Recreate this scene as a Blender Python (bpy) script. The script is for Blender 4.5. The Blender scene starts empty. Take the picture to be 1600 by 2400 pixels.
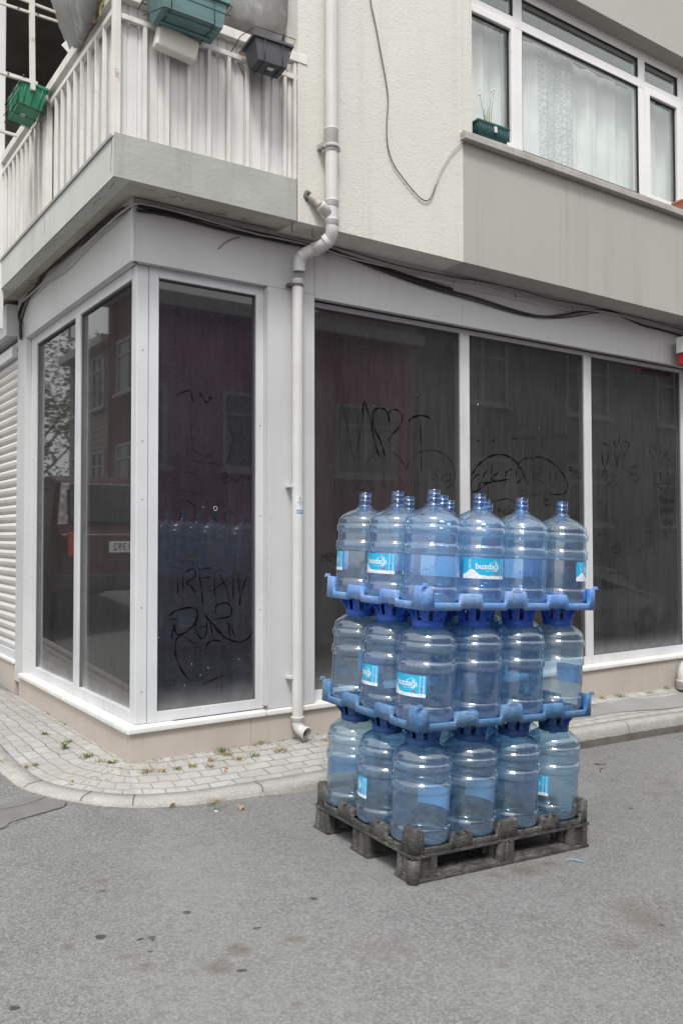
import bpy, bmesh, math, random
from mathutils import Vector, Matrix, noise
random.seed(7)
D = bpy.data
sc = bpy.context.scene
C = sc.collection
R_ = math.radians

# ------------------------------------------------------------------ camera
CAM = Vector((-1.81914, -4.80847, 1.3268))
AX_R = Vector((0.822671, -0.568515, -0.001615)); AX_U = Vector((-0.014746, -0.024177, 0.999599)); AX_F = Vector((0.568326, 0.822317, 0.028274))
FPX = 1989.814
cam_d = D.cameras.new('camera'); cam_o = D.objects.new('camera', cam_d); C.objects.link(cam_o)
cam_o.matrix_world = Matrix(((AX_R.x, AX_U.x, -AX_F.x, CAM.x), (AX_R.y, AX_U.y, -AX_F.y, CAM.y), (AX_R.z, AX_U.z, -AX_F.z, CAM.z), (0, 0, 0, 1)))
cam_d.sensor_fit = 'VERTICAL'; cam_d.sensor_height = 36.0; cam_d.lens = 36.0 * FPX / 2400.0
cam_d.clip_start = 0.05; cam_d.clip_end = 2000
sc.camera = cam_o

# ------------------------------------------------------------------ world, sun, exposure
w = D.worlds.new('World'); sc.world = w; w.use_nodes = True
nt = w.node_tree; nt.nodes.clear()
sky = nt.nodes.new('ShaderNodeTexSky'); sky.sky_type = 'NISHITA'; sky.sun_disc = False
SUN_EL, SUN_AZ = 58.0, 215.0            # azimuth: direction the light comes from, degrees clockwise from +Y
sky.sun_elevation = R_(SUN_EL); sky.sun_rotation = R_(SUN_AZ); sky.dust_density = 4.0; sky.air_density = 1.0
hs = nt.nodes.new('ShaderNodeHueSaturation'); hs.inputs['Saturation'].default_value = 0.06
cl = nt.nodes.new('ShaderNodeMix'); cl.data_type = 'RGBA'; cl.inputs['Factor'].default_value = 0.55
cl.inputs['B'].default_value = (7.25, 7.40, 7.42, 1)       # even cloud layer
bg = nt.nodes.new('ShaderNodeBackground'); bg.inputs['Strength'].default_value = 0.12
wo = nt.nodes.new('ShaderNodeOutputWorld')
nt.links.new(sky.outputs['Color'], hs.inputs['Color']); nt.links.new(hs.outputs['Color'], cl.inputs['A'])
nt.links.new(cl.outputs['Result'], bg.inputs['Color']); nt.links.new(bg.outputs[0], wo.inputs['Surface'])
sun_d = D.lights.new('sun', 'SUN'); sun_d.energy = 1.45; sun_d.angle = R_(13); sun_d.color = (1.0, 0.985, 0.965)
sun_o = D.objects.new('sun', sun_d); C.objects.link(sun_o)
az = R_(SUN_AZ); sdir = Vector((math.sin(az) * math.cos(R_(SUN_EL)), math.cos(az) * math.cos(R_(SUN_EL)), math.sin(R_(SUN_EL))))
sun_o.rotation_euler = sdir.to_track_quat('Z', 'Y').to_euler()
sc.view_settings.view_transform = 'Standard'; sc.view_settings.look = 'None'
sc.view_settings.exposure = 0.80; sc.view_settings.gamma = 1.0; sc.view_settings.use_curve_mapping = False
sc.render.engine = 'CYCLES'
sc.cycles.transparent_max_bounces = 64; sc.cycles.max_bounces = 10; sc.cycles.diffuse_bounces = 4
sc.cycles.glossy_bounces = 4; sc.cycles.transmission_bounces = 6
sc.cycles.use_denoising = True; sc.cycles.sample_clamp_indirect = 6.0
sc.cycles.caustics_reflective = False; sc.cycles.caustics_refractive = False

# ------------------------------------------------------------------ picture-to-plane lookups (all on real planes of the building)
def ray(u, v): return (AX_F * FPX + AX_R * (u - 800) - AX_U * (v - 1200))
def onY(u, v, y=0.0):
    d = ray(u, v); return CAM + d * ((y - CAM.y) / d.y)
def onX(u, v, x=0.0):
    d = ray(u, v); return CAM + d * ((x - CAM.x) / d.x)

# ------------------------------------------------------------------ materials
def col(c): return (c[0], c[1], c[2], 1.0)
class NT:
    def __init__(s, name):
        s.m = D.materials.new(name); s.m.use_nodes = True; s.t = s.m.node_tree; s.t.nodes.clear()
        s.out = s.n('ShaderNodeOutputMaterial'); s.tc = s.n('ShaderNodeTexCoord')
    def n(s, k, **kw):
        x = s.t.nodes.new(k)
        for a, b in kw.items():
            if isinstance(b, bpy.types.NodeSocket): s.t.links.new(b, x.inputs[a])
            elif a in x.inputs: x.inputs[a].default_value = b
            else: setattr(x, a, b)
        return x
    def link(s, a, b): s.t.links.new(a, b)
    def math(s, op, a, b=None, c=None, clamp=False):
        x = s.t.nodes.new('ShaderNodeMath'); x.operation = op; x.use_clamp = clamp
        for i, v in enumerate((a, b, c)):
            if v is None: continue
            if isinstance(v, bpy.types.NodeSocket): s.t.links.new(v, x.inputs[i])
            else: x.inputs[i].default_value = v
        return x.outputs[0]
    def mix(s, f, a, b):
        x = s.t.nodes.new('ShaderNodeMix'); x.data_type = 'RGBA'
        for k, v in (('Factor', f), ('A', a), ('B', b)):
            i = x.inputs[k] if k == 'Factor' else [q for q in x.inputs if q.name == k and q.type == 'RGBA'][0]
            if isinstance(v, bpy.types.NodeSocket): s.t.links.new(v, i)
            else: i.default_value = v if k == 'Factor' else col(v)
        return [o for o in x.outputs if o.type == 'RGBA'][0]
    def mapping(s, scale=(1, 1, 1), rot=(0, 0, 0), loc=(0, 0, 0), src='Object'):
        g = s.tc.outputs[src] if src != 'World' else s.n('ShaderNodeNewGeometry').outputs['Position']
        m = s.t.nodes.new('ShaderNodeMapping'); m.inputs['Scale'].default_value = scale; m.inputs['Rotation'].default_value = rot; m.inputs['Location'].default_value = loc
        s.t.links.new(g, m.inputs['Vector']); return m.outputs[0]
    def noise(s, vec, scale, detail=4, rough=0.55, dist=0.0):
        x = s.n('ShaderNodeTexNoise'); s.link(vec, x.inputs['Vector']); x.inputs['Scale'].default_value = scale
        x.inputs['Detail'].default_value = detail; x.inputs['Roughness'].default_value = rough; x.inputs['Distortion'].default_value = dist
        return x.outputs['Fac']
    def ramp(s, f, a, b, lo=0.0, hi=1.0):
        x = s.n('ShaderNodeMapRange'); s.link(f, x.inputs['Value']); x.inputs['From Min'].default_value = a; x.inputs['From Max'].default_value = b
        x.inputs['To Min'].default_value = lo; x.inputs['To Max'].default_value = hi; return x.outputs['Result']
    def bump(s, h, strength=0.3, dist=0.01, normal=None):
        x = s.n('ShaderNodeBump'); s.link(h, x.inputs['Height']); x.inputs['Strength'].default_value = strength; x.inputs['Distance'].default_value = dist
        if normal: s.link(normal, x.inputs['Normal'])
        return x.outputs['Normal']
    def principled(s, **kw):
        p = s.n('ShaderNodeBsdfPrincipled')
        for k, v in kw.items():
            k = k.replace('_', ' ')
            if k == 'Spec': k = 'Specular IOR Level'
            if k == 'Coat': k = 'Coat Weight'
            if isinstance(v, bpy.types.NodeSocket): s.link(v, p.inputs[k])
            elif k == 'Base Color': p.inputs[k].default_value = col(v)
            else: p.inputs[k].default_value = v
        return p.outputs[0]
    def done(s, sh): s.link(sh, s.out.inputs['Surface']); return s.m

def simple(name, c, rough=0.6, c2=None, scale=6.0, spec=0.4, metal=0.0, bump=0.0, bscale=60.0, bdist=0.004, streak=None, dirt=None, src='World', fine=0.0):
    """base colour with large mottling, optional vertical streaks of dirt and fine bump"""
    t = NT(name)
    v = t.mapping(src=src)
    c2 = c2 or tuple(x * 0.86 for x in c)
    a = t.mix(t.ramp(t.noise(v, scale, 5), 0.35, 0.7), c, c2)
    if fine: a = t.mix(t.ramp(t.noise(v, bscale * 1.3, 2), 0.3, 0.75, 0, fine), a, tuple(x * 0.55 for x in c))
    if streak:
        vs = t.mapping(scale=(14, 14, 0.7), src=src)
        f = t.ramp(t.noise(vs, 1.0, 4, 0.6), 0.5, 0.78, 0, streak[1]); f = t.math('MULTIPLY', f, t.ramp(t.noise(v, 1.3, 2), 0.3, 0.65))
        a = t.mix(f, a, streak[0])
    if dirt:
        f = t.ramp(t.noise(v, dirt[2], 6, 0.65), dirt[3], dirt[3] + 0.14, 0, dirt[1]); a = t.mix(f, a, dirt[0])
    r = t.ramp(t.noise(v, scale * 2.3, 4), 0.3, 0.7, max(0.02, rough - 0.08), min(1, rough + 0.1))
    kw = dict(Base_Color=a, Roughness=r, Spec=spec, Metallic=metal)
    if bump: kw['Normal'] = t.bump(t.noise(v, bscale, 4), bump, bdist)
    return t.done(t.principled(**kw))

def stucco_mat(name, c, c2, big, strong, stk=.8):
    t = NT(name); v = t.mapping(src='World')
    vb = t.mapping(scale=(1, 1, 1.7), src='World')
    n1 = t.noise(vb, big, 2, 0.5, 0.6)
    a = t.mix(t.ramp(t.noise(v, 0.9, 6), 0.38, 0.68), c, c2)
    a = t.mix(t.ramp(n1, 0.3, 0.5, 0.22, 0), a, tuple(x * 0.7 for x in c))
    vs = t.mapping(scale=(9, 9, 0.35), src='World')
    f = t.ramp(t.noise(vs, 1.0, 5, 0.65), 0.5, 0.75, 0, stk); f = t.math('MULTIPLY', f, t.ramp(t.noise(v, 0.8, 2), 0.35, 0.6))
    a = t.mix(f, a, tuple(x * 0.66 for x in c2))
    nrm = t.bump(n1, strong, 0.012)
    nrm = t.bump(t.noise(v, 240, 2), 0.15, 0.002, nrm)
    return t.done(t.principled(Base_Color=a, Roughness=0.9, Spec=0.2, Normal=nrm))

M = {}
M['stucco'] = stucco_mat('rough_stucco', (0.64, 0.63, 0.575), (0.60, 0.585, 0.525), 46, 0.22, .35)
M['stucco_side'] = stucco_mat('smooth_stucco_cream', (0.50, 0.50, 0.46), (0.45, 0.45, 0.41), 70, 0.10)
M['spandrel'] = stucco_mat('greygreen_render', (0.405, 0.403, 0.365), (0.38, 0.378, 0.342), 60, 0.10, .45)
M['slab'] = simple('painted_concrete', (0.40, 0.405, 0.375), 0.85, (0.35, 0.355, 0.325), 4.2, 0.2, bump=0.35, bscale=45, bdist=.008, streak=((0.2, 0.19, 0.16), 0.8), dirt=((0.22, 0.215, 0.185), 0.6, 3.0, 0.6))
M['slab_left'] = simple('painted_concrete_pale', (0.54, 0.545, 0.515), 0.85, (0.48, 0.485, 0.455), 2.2, 0.2, bump=0.2, bscale=90, streak=((0.25, 0.24, 0.2), 0.4))
M['soffit'] = simple('stained_soffit', (0.50, 0.49, 0.43), 0.9, (0.36, 0.35, 0.30), 3.5, 0.15, bump=0.4, bscale=40, bdist=.008, dirt=((0.17, 0.14, 0.11), 0.8, 6.0, 0.56))
M['alu'] = simple('grey_aluminium_panel', (0.565, 0.57, 0.568), 0.42, (0.515, 0.52, 0.518), 1.2, 0.45, streak=((0.35, 0.34, 0.32), 0.35), dirt=((0.3, 0.29, 0.27), 0.25, 6, 0.62))
M['frame'] = simple('grey_window_profile', (0.63, 0.64, 0.65), 0.38, (0.56, 0.57, 0.58), 2.5, 0.45, streak=((0.32, 0.31, 0.3), 0.4), dirt=((0.28, 0.26, 0.23), 0.4, 9, 0.64))
M['dark_gap'] = simple('black_gasket_and_shade', (0.025, 0.025, 0.027), 0.7)  # gaskets and gaps; also stands for shade in slot holes and pipe elbow
M['gasket'] = simple('grey_rubber_gasket', (0.12, 0.12, 0.125), 0.6)
M['marble'] = simple('white_marble_sill', (0.76, 0.75, 0.72), 0.5, (0.66, 0.64, 0.6), 5, 0.4, dirt=((0.42, 0.38, 0.33), 0.5, 7, 0.6))
M['white_pvc'] = simple('white_pvc', (0.76, 0.76, 0.745), 0.35, (0.69, 0.69, 0.67), 3, 0.45, dirt=((0.5, 0.48, 0.42), 0.35, 8, 0.63))
M['rail'] = simple('white_paint_rusting', (0.70, 0.69, 0.655), 0.5, (0.6, 0.58, 0.53), 4, 0.4, dirt=((0.24, 0.11, 0.05), 0.85, 9, 0.645), streak=((0.42, 0.33, 0.23), 0.5))
M['sheet'] = simple('white_corrugated_sheet', (0.70, 0.70, 0.69), 0.45, (0.6, 0.59, 0.57), 2.5, 0.35, streak=((0.45, 0.4, 0.32), 0.4))
M['rust'] = simple('rusty_metal', (0.20, 0.10, 0.055), 0.85, (0.4, 0.3, 0.22), 12)
M['pipe'] = simple('dirty_white_pvc_pipe', (0.62, 0.62, 0.61), 0.42, (0.55, 0.54, 0.52), 3, 0.4, streak=((0.33, 0.31, 0.27), 0.5), dirt=((0.25, 0.23, 0.2), 0.45, 11, 0.64))
M['hose'] = simple('beige_corrugated_hose', (0.45, 0.41, 0.36), 0.6, (0.3, 0.26, 0.22), 20)
M['cable_black'] = simple('black_cable', (0.022, 0.021, 0.02), 0.55)
M['cable_grey'] = simple('grey_cable', (0.42, 0.41, 0.38), 0.5, (0.3, 0.29, 0.27), 10)
M['cable_brown'] = simple('brown_grey_wire', (0.13, 0.125, 0.11), 0.6)
M['bumper'] = simple('black_bumper_plastic', (0.02, 0.02, 0.022), 0.6)
M['tarp'] = simple('grey_mesh_tarpaulin', (0.26, 0.26, 0.25), 0.75, (0.19, 0.19, 0.18), 3, 0.25, bump=0.25, bscale=160, dirt=((0.48, 0.48, 0.46), 0.6, 5, 0.56), streak=((0.12, 0.11, 0.10), 0.7))
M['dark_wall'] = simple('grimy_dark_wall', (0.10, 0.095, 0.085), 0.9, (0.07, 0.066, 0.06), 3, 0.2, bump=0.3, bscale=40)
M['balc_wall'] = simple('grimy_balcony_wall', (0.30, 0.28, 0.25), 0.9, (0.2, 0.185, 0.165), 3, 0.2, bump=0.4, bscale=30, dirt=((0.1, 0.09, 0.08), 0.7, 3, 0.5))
M['wire'] = simple('black_wire', (0.018, 0.018, 0.018), 0.45, spec=0.5)
M['teal'] = simple('faded_teal_plastic', (0.125, 0.225, 0.225), 0.5, (0.10, 0.19, 0.19), 6, 0.4, dirt=((0.36, 0.37, 0.34), 0.6, 6, 0.6))
M['greybox'] = simple('dark_grey_plastic', (0.085, 0.088, 0.10), 0.5, (0.065, 0.067, 0.075), 6, 0.4, dirt=((0.24, 0.24, 0.24), 0.5, 7, 0.63))
M['green'] = simple('green_plastic', (0.04, 0.24, 0.125), 0.45, (0.03, 0.19, 0.10), 6, 0.4, dirt=((0.2, 0.32, 0.25), 0.4, 7, 0.6))
M['dkgreen'] = simple('dark_teal_plastic', (0.018, 0.075, 0.072), 0.45, (0.014, 0.06, 0.06), 6, 0.4)
M['terracotta'] = simple('terracotta_plastic', (0.42, 0.175, 0.11), 0.6, (0.36, 0.14, 0.09), 8)
M['cream_plastic'] = simple('cream_plastic', (0.72, 0.71, 0.64), 0.4, (0.65, 0.63, 0.55), 4)
M['soil'] = simple('dark_soil', (0.03, 0.022, 0.016), 0.95)
M['leaf'] = simple('leaf_green', (0.10, 0.17, 0.035), 0.6, (0.14, 0.2, 0.06), 8)
M['leaf_pale'] = simple('wilted_leaf', (0.34, 0.36, 0.16), 0.7, (0.26, 0.3, 0.1), 8)
M['straw'] = simple('dry_grass', (0.42, 0.32, 0.16), 0.8, (0.3, 0.22, 0.1), 20)
M['twig'] = simple('dry_twig', (0.14, 0.09, 0.06), 0.85)
M['flower'] = simple('dry_flower', (0.33, 0.2, 0.17), 0.8)
M['curtain'] = None
M['chalk'] = simple('white_speck', (0.7, 0.7, 0.68), 0.8)
M['red'] = simple('red_paint', (0.45, 0.03, 0.035), 0.4)
M['strap'] = simple('pale_blue_strap', (0.2, 0.38, 0.55), 0.5)

# plinth tiles
def plinth_mat():
    t = NT('beige_tile'); v = t.mapping(src='World')
    a = t.mix(t.ramp(t.noise(v, 2.5, 5), 0.35, 0.7), (0.49, 0.435, 0.385), (0.44, 0.39, 0.345))
    a = t.mix(t.ramp(t.noise(t.mapping(scale=(20, 20, 2), src='World'), 1.0, 4), 0.55, 0.8, 0, 0.35), a, (0.3, 0.26, 0.22))
    return t.done(t.principled(Base_Color=a, Roughness=0.45, Spec=0.4))
M['plinth'] = plinth_mat()

# dusty dark shop glass (UV 0..1 across each pane: dust gathers towards the frame)
def glass_mat(name, seed, left_dust=0.3, tint=(0.030, 0.027, 0.028), film_=1.0, spec_=0.5):
    t = NT(name); v = t.mapping(src='World', loc=(seed, seed * 2, 0))
    uv = t.n('ShaderNodeSeparateXYZ', Vector=t.tc.outputs['UV'])
    bottom = t.ramp(uv.outputs['Y'], 0.0, 0.07, 1, 0); bottom = t.math('POWER', t.math('MAXIMUM', bottom, 0), 2.2)
    side = t.ramp(uv.outputs['X'], 0.0, 0.16, left_dust, 0); side = t.math('MAXIMUM', side, 0)
    right = t.math('MAXIMUM', t.ramp(uv.outputs['X'], 0.97, 1.0, 0, 0.25), 0)
    edge = t.math('ADD', t.math('ADD', bottom, side), right)
    edge = t.math('MULTIPLY', edge, t.ramp(t.noise(v, 7, 4), 0.25, 0.7, 0.45, 1.0))
    film = t.math('MULTIPLY', t.ramp(t.noise(t.mapping(scale=(30, 30, 3), src='World'), 1.0, 5, 0.7), 0.3, 0.8), 0.075 * film_)
    film2 = t.math('MULTIPLY', t.ramp(t.noise(v, 1.1, 4), 0.3, 0.75), 0.085 * film_)
    vo = t.n('ShaderNodeTexVoronoi'); t.link(v, vo.inputs['Vector']); vo.inputs['Scale'].default_value = 26.0
    spk = t.math('LESS_THAN', vo.outputs['Distance'], 0.055)
    spk = t.math('MULTIPLY', spk, t.math('GREATER_THAN', t.n('ShaderNodeSeparateColor', Color=vo.outputs['Color']).outputs['Red'], 0.72))
    fine = t.math('MULTIPLY', t.ramp(t.noise(v, 330, 2, 0.6), 0.5, 0.8), 0.10)
    dust = t.math('ADD', t.math('ADD', t.math('ADD', film, film2), fine), t.math('ADD', t.math('MULTIPLY', edge, 0.6), t.math('MULTIPLY', spk, 0.35)), clamp=True)
    a = t.mix(dust, tint, (0.40, 0.40, 0.39))
    rough = t.math('ADD', t.math('MULTIPLY', dust, 0.22), 0.012)
    nrm = t.bump(t.noise(v, 1.1, 1), 0.012, 0.02)
    g = t.principled(Base_Color=a, Roughness=rough, Spec=spec_, IOR=1.5, Normal=nrm)
    return t.done(g)
M['glass_l'] = glass_mat('dusty_glass_left', 3.1, 0.7, (0.018, 0.017, 0.018), film_=.75)
M['glass_1'] = glass_mat('dusty_glass_dark', 1.7, 0.05, (0.010, 0.009, 0.014), film_=.45, spec_=0.9)
M['glass_r'] = glass_mat('dusty_glass_right', 5.3, 0.1, (0.015, 0.014, 0.015), film_=.75, spec_=0.8)
M['wiped'] = simple('wiped_clean_glass', (0.004, 0.004, 0.004), 0.3, spec=0.08)
M['wiped_faint'] = simple('half_wiped_glass', (0.014, 0.013, 0.013), 0.25, spec=0.2)

# upstairs glazing with net curtain
def upglass():
    t = NT('clear_window_glass')
    lw = t.n('ShaderNodeLayerWeight'); lw.inputs['Blend'].default_value = 0.5
    fz = t.math('ADD', t.math('MULTIPLY', t.math('POWER', lw.outputs['Facing'], 4.0), 0.85), 0.10, clamp=True)
    tr = t.n('ShaderNodeBsdfTransparent'); tr.inputs['Color'].default_value = (0.965, 0.975, 0.97, 1)
    gl = t.n('ShaderNodeBsdfGlossy'); gl.inputs['Roughness'].default_value = 0.02; gl.inputs['Color'].default_value = (0.95, 1, 0.98, 1)
    mx = t.n('ShaderNodeMixShader'); t.link(fz, mx.inputs[0]); t.link(tr.outputs[0], mx.inputs[1]); t.link(gl.outputs[0], mx.inputs[2])
    return t.done(mx.outputs[0])
M['upglass'] = upglass()
def curtain_mat(name, c, lace):
    t = NT(name); v = t.mapping(src='World')
    a = t.mix(t.ramp(t.noise(v, 3, 3), 0.3, 0.7), c, tuple(x * 0.85 for x in c))
    if lace:
        vo = t.n('ShaderNodeTexVoronoi'); t.link(t.mapping(scale=(1, 0.2, 1), src='World'), vo.inputs['Vector']); vo.inputs['Scale'].default_value = 17; vo.inputs['Randomness'].default_value = 0.35
        f = t.math('LESS_THAN', t.math('ABSOLUTE', t.math('SUBTRACT', vo.outputs['Distance'], 0.36)), 0.09)
        f2 = t.math('GREATER_THAN', t.noise(v, 60, 3), 0.6)
        a = t.mix(t.math('MULTIPLY', t.math('MAXIMUM', f, f2), 0.55), a, (0.86, 0.87, 0.88))
    return t.done(t.principled(Base_Color=a, Roughness=0.95, Spec=0.1))
M['curtain'] = curtain_mat('sheer_white_curtain', (0.86, 0.87, 0.85), False)
M['lace'] = curtain_mat('lace_curtain', (0.56, 0.57, 0.57), True)
M['room'] = simple('dim_room_wall', (0.30, 0.30, 0.28), 0.9)

# clear blue bottle plastic: thin wall, tinted, Fresnel gloss, faint scuffing
def bottle_mat(name, tint, edge_tint, haze, haze_col):
    t = NT(name); v = t.mapping(src='Object')
    lw = t.n('ShaderNodeLayerWeight'); lw.inputs['Blend'].default_value = 0.28
    oi = t.n('ShaderNodeObjectInfo')
    tv = t.mix(t.math('MULTIPLY', oi.outputs['Random'], 1.0), tint, tuple(a_ * b_ for a_, b_ in zip(tint, (0.80, 0.92, 0.995))))
    tr = t.n('ShaderNodeBsdfTransparent'); t.link(t.mix(t.math('POWER', lw.outputs['Facing'], 1.6), tv, edge_tint), tr.inputs['Color'])
    df = t.n('ShaderNodeBsdfDiffuse'); df.inputs['Color'].default_value = col(haze_col)
    tl = t.n('ShaderNodeBsdfTranslucent'); tl.inputs['Color'].default_value = col(haze_col)
    dm = t.n('ShaderNodeMixShader'); dm.inputs[0].default_value = 0.5; t.link(df.outputs[0], dm.inputs[1]); t.link(tl.outputs[0], dm.inputs[2])
    sep = t.n('ShaderNodeSeparateXYZ', Vector=v)
    ring = t.math('MAXIMUM', t.math('MULTIPLY', t.math('GREATER_THAN', sep.outputs['Z'], 0.307), t.math('LESS_THAN', sep.outputs['Z'], 0.345)),
                  t.math('MULTIPLY', t.math('GREATER_THAN', sep.outputs['Z'], 0.217), t.math('LESS_THAN', sep.outputs['Z'], 0.258)))
    scuff = t.math('MULTIPLY', t.ramp(t.noise(v, 300, 2), 0.42, 0.62, 0.3, 1.0), t.math('MULTIPLY', ring, 0.16))
    ov = t.n('ShaderNodeVectorMath', operation='ADD'); t.link(v, ov.inputs[0]); t.link(oi.outputs['Location'], ov.inputs[1])
    cl_ = t.math('MULTIPLY', t.ramp(t.noise(ov.outputs[0], 26, 6, 0.75), 0.55, 0.72, 0, 1), 0.12)
    hz = t.math('ADD', t.math('ADD', t.math('ADD', t.ramp(t.noise(ov.outputs[0], 9, 4), 0.3, 0.75, haze * 0.5, haze * 1.7), cl_), scuff), t.math('MULTIPLY', t.math('POWER', lw.outputs['Facing'], 3.0), 0.12), clamp=True)
    m1 = t.n('ShaderNodeMixShader'); t.link(hz, m1.inputs[0]); t.link(tr.outputs[0], m1.inputs[1]); t.link(dm.outputs[0], m1.inputs[2])
    nrm = t.bump(t.noise(v, 22, 3), 0.12, 0.01)
    lf = t.n('ShaderNodeLayerWeight'); lf.inputs['Blend'].default_value = 0.5; t.link(nrm, lf.inputs['Normal'])
    fz = t.math('ADD', t.math('MULTIPLY', t.math('POWER', lf.outputs['Facing'], 3.4), 0.80), 0.155, clamp=True)
    gl = t.n('ShaderNodeBsdfGlossy'); gl.inputs['Roughness'].default_value = 0.035; t.link(nrm, gl.inputs['Normal'])
    m2 = t.n('ShaderNodeMixShader'); t.link(fz, m2.inputs[0]); t.link(m1.outputs[0], m2.inputs[1]); t.link(gl.outputs[0], m2.inputs[2])
    return t.done(m2.outputs[0])
M['bottle'] = bottle_mat('clear_blue_bottle', (0.775, 0.90, 0.985), (0.33, 0.61, 0.90), 0.11, (0.56, 0.79, 0.99))
M['bottle_cap'] = bottle_mat('blue_snap_cap', (0.42, 0.66, 0.92), (0.08, 0.26, 0.66), 0.13, (0.10, 0.27, 0.66))
M['plug'] = bottle_mat('pale_blue_plug', (0.62, 0.8, 0.96), (0.3, 0.5, 0.85), 0.2, (0.4, 0.62, 0.92))
M['label'] = simple('cyan_label', (0.02, 0.42, 0.68), 0.35, (0.02, 0.40, 0.66), 4, 0.4, src='Object')
M['label_back'] = simple('pale_blue_label_back', (0.36, 0.60, 0.88), 0.6, (0.34, 0.58, 0.86), 4, src='Object')
M['label_white'] = simple('label_white_print', (0.80, 0.84, 0.88), 0.4, src='Object')
M['label_navy'] = simple('label_navy_print', (0.03, 0.10, 0.30), 0.4, src='Object')
M['label_red'] = simple('label_red_print', (0.6, 0.08, 0.12), 0.4, src='Object')

def crate_mat(name, c, c2, wear, wcol, sc_=9.0):
    t = NT(name); v = t.mapping(src='Object')
    a = t.mix(t.ramp(t.noise(v, 7, 4), 0.35, 0.7), c, c2)
    wv = t.mapping(scale=(3, 3, 30), src='Object')
    f = t.math('MULTIPLY', t.ramp(t.noise(wv, 9.0, 7, 0.8), 0.44, 0.60, 0, 1), t.ramp(t.noise(v, 6.0, 4, 0.7), 0.38, 0.58, 0.1, 1))
    f = t.math('ADD', f, t.math('MULTIPLY', t.ramp(t.noise(v, 45, 4, 0.8), 0.55, 0.68, 0, 1), 0.10), clamp=True)
    a = t.mix(t.math('MULTIPLY', f, wear), a, wcol)
    nrm = t.bump(t.noise(wv, 9, 5, 0.7), 0.25, 0.004)
    return t.done(t.principled(Base_Color=a, Roughness=0.5, Spec=0.4, Normal=nrm))
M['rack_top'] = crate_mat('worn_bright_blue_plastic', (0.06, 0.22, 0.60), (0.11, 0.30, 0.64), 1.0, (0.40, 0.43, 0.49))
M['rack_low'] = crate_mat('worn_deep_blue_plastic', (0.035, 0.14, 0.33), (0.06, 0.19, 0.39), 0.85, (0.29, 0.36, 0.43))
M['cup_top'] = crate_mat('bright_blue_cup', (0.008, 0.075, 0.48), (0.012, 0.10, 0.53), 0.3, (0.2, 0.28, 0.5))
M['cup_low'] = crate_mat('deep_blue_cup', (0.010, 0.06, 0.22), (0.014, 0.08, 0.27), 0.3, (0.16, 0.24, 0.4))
M['pallet'] = crate_mat('weathered_grey_plastic', (0.042, 0.041, 0.040), (0.024, 0.024, 0.024), 0.75, (0.24, 0.232, 0.21))

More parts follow.
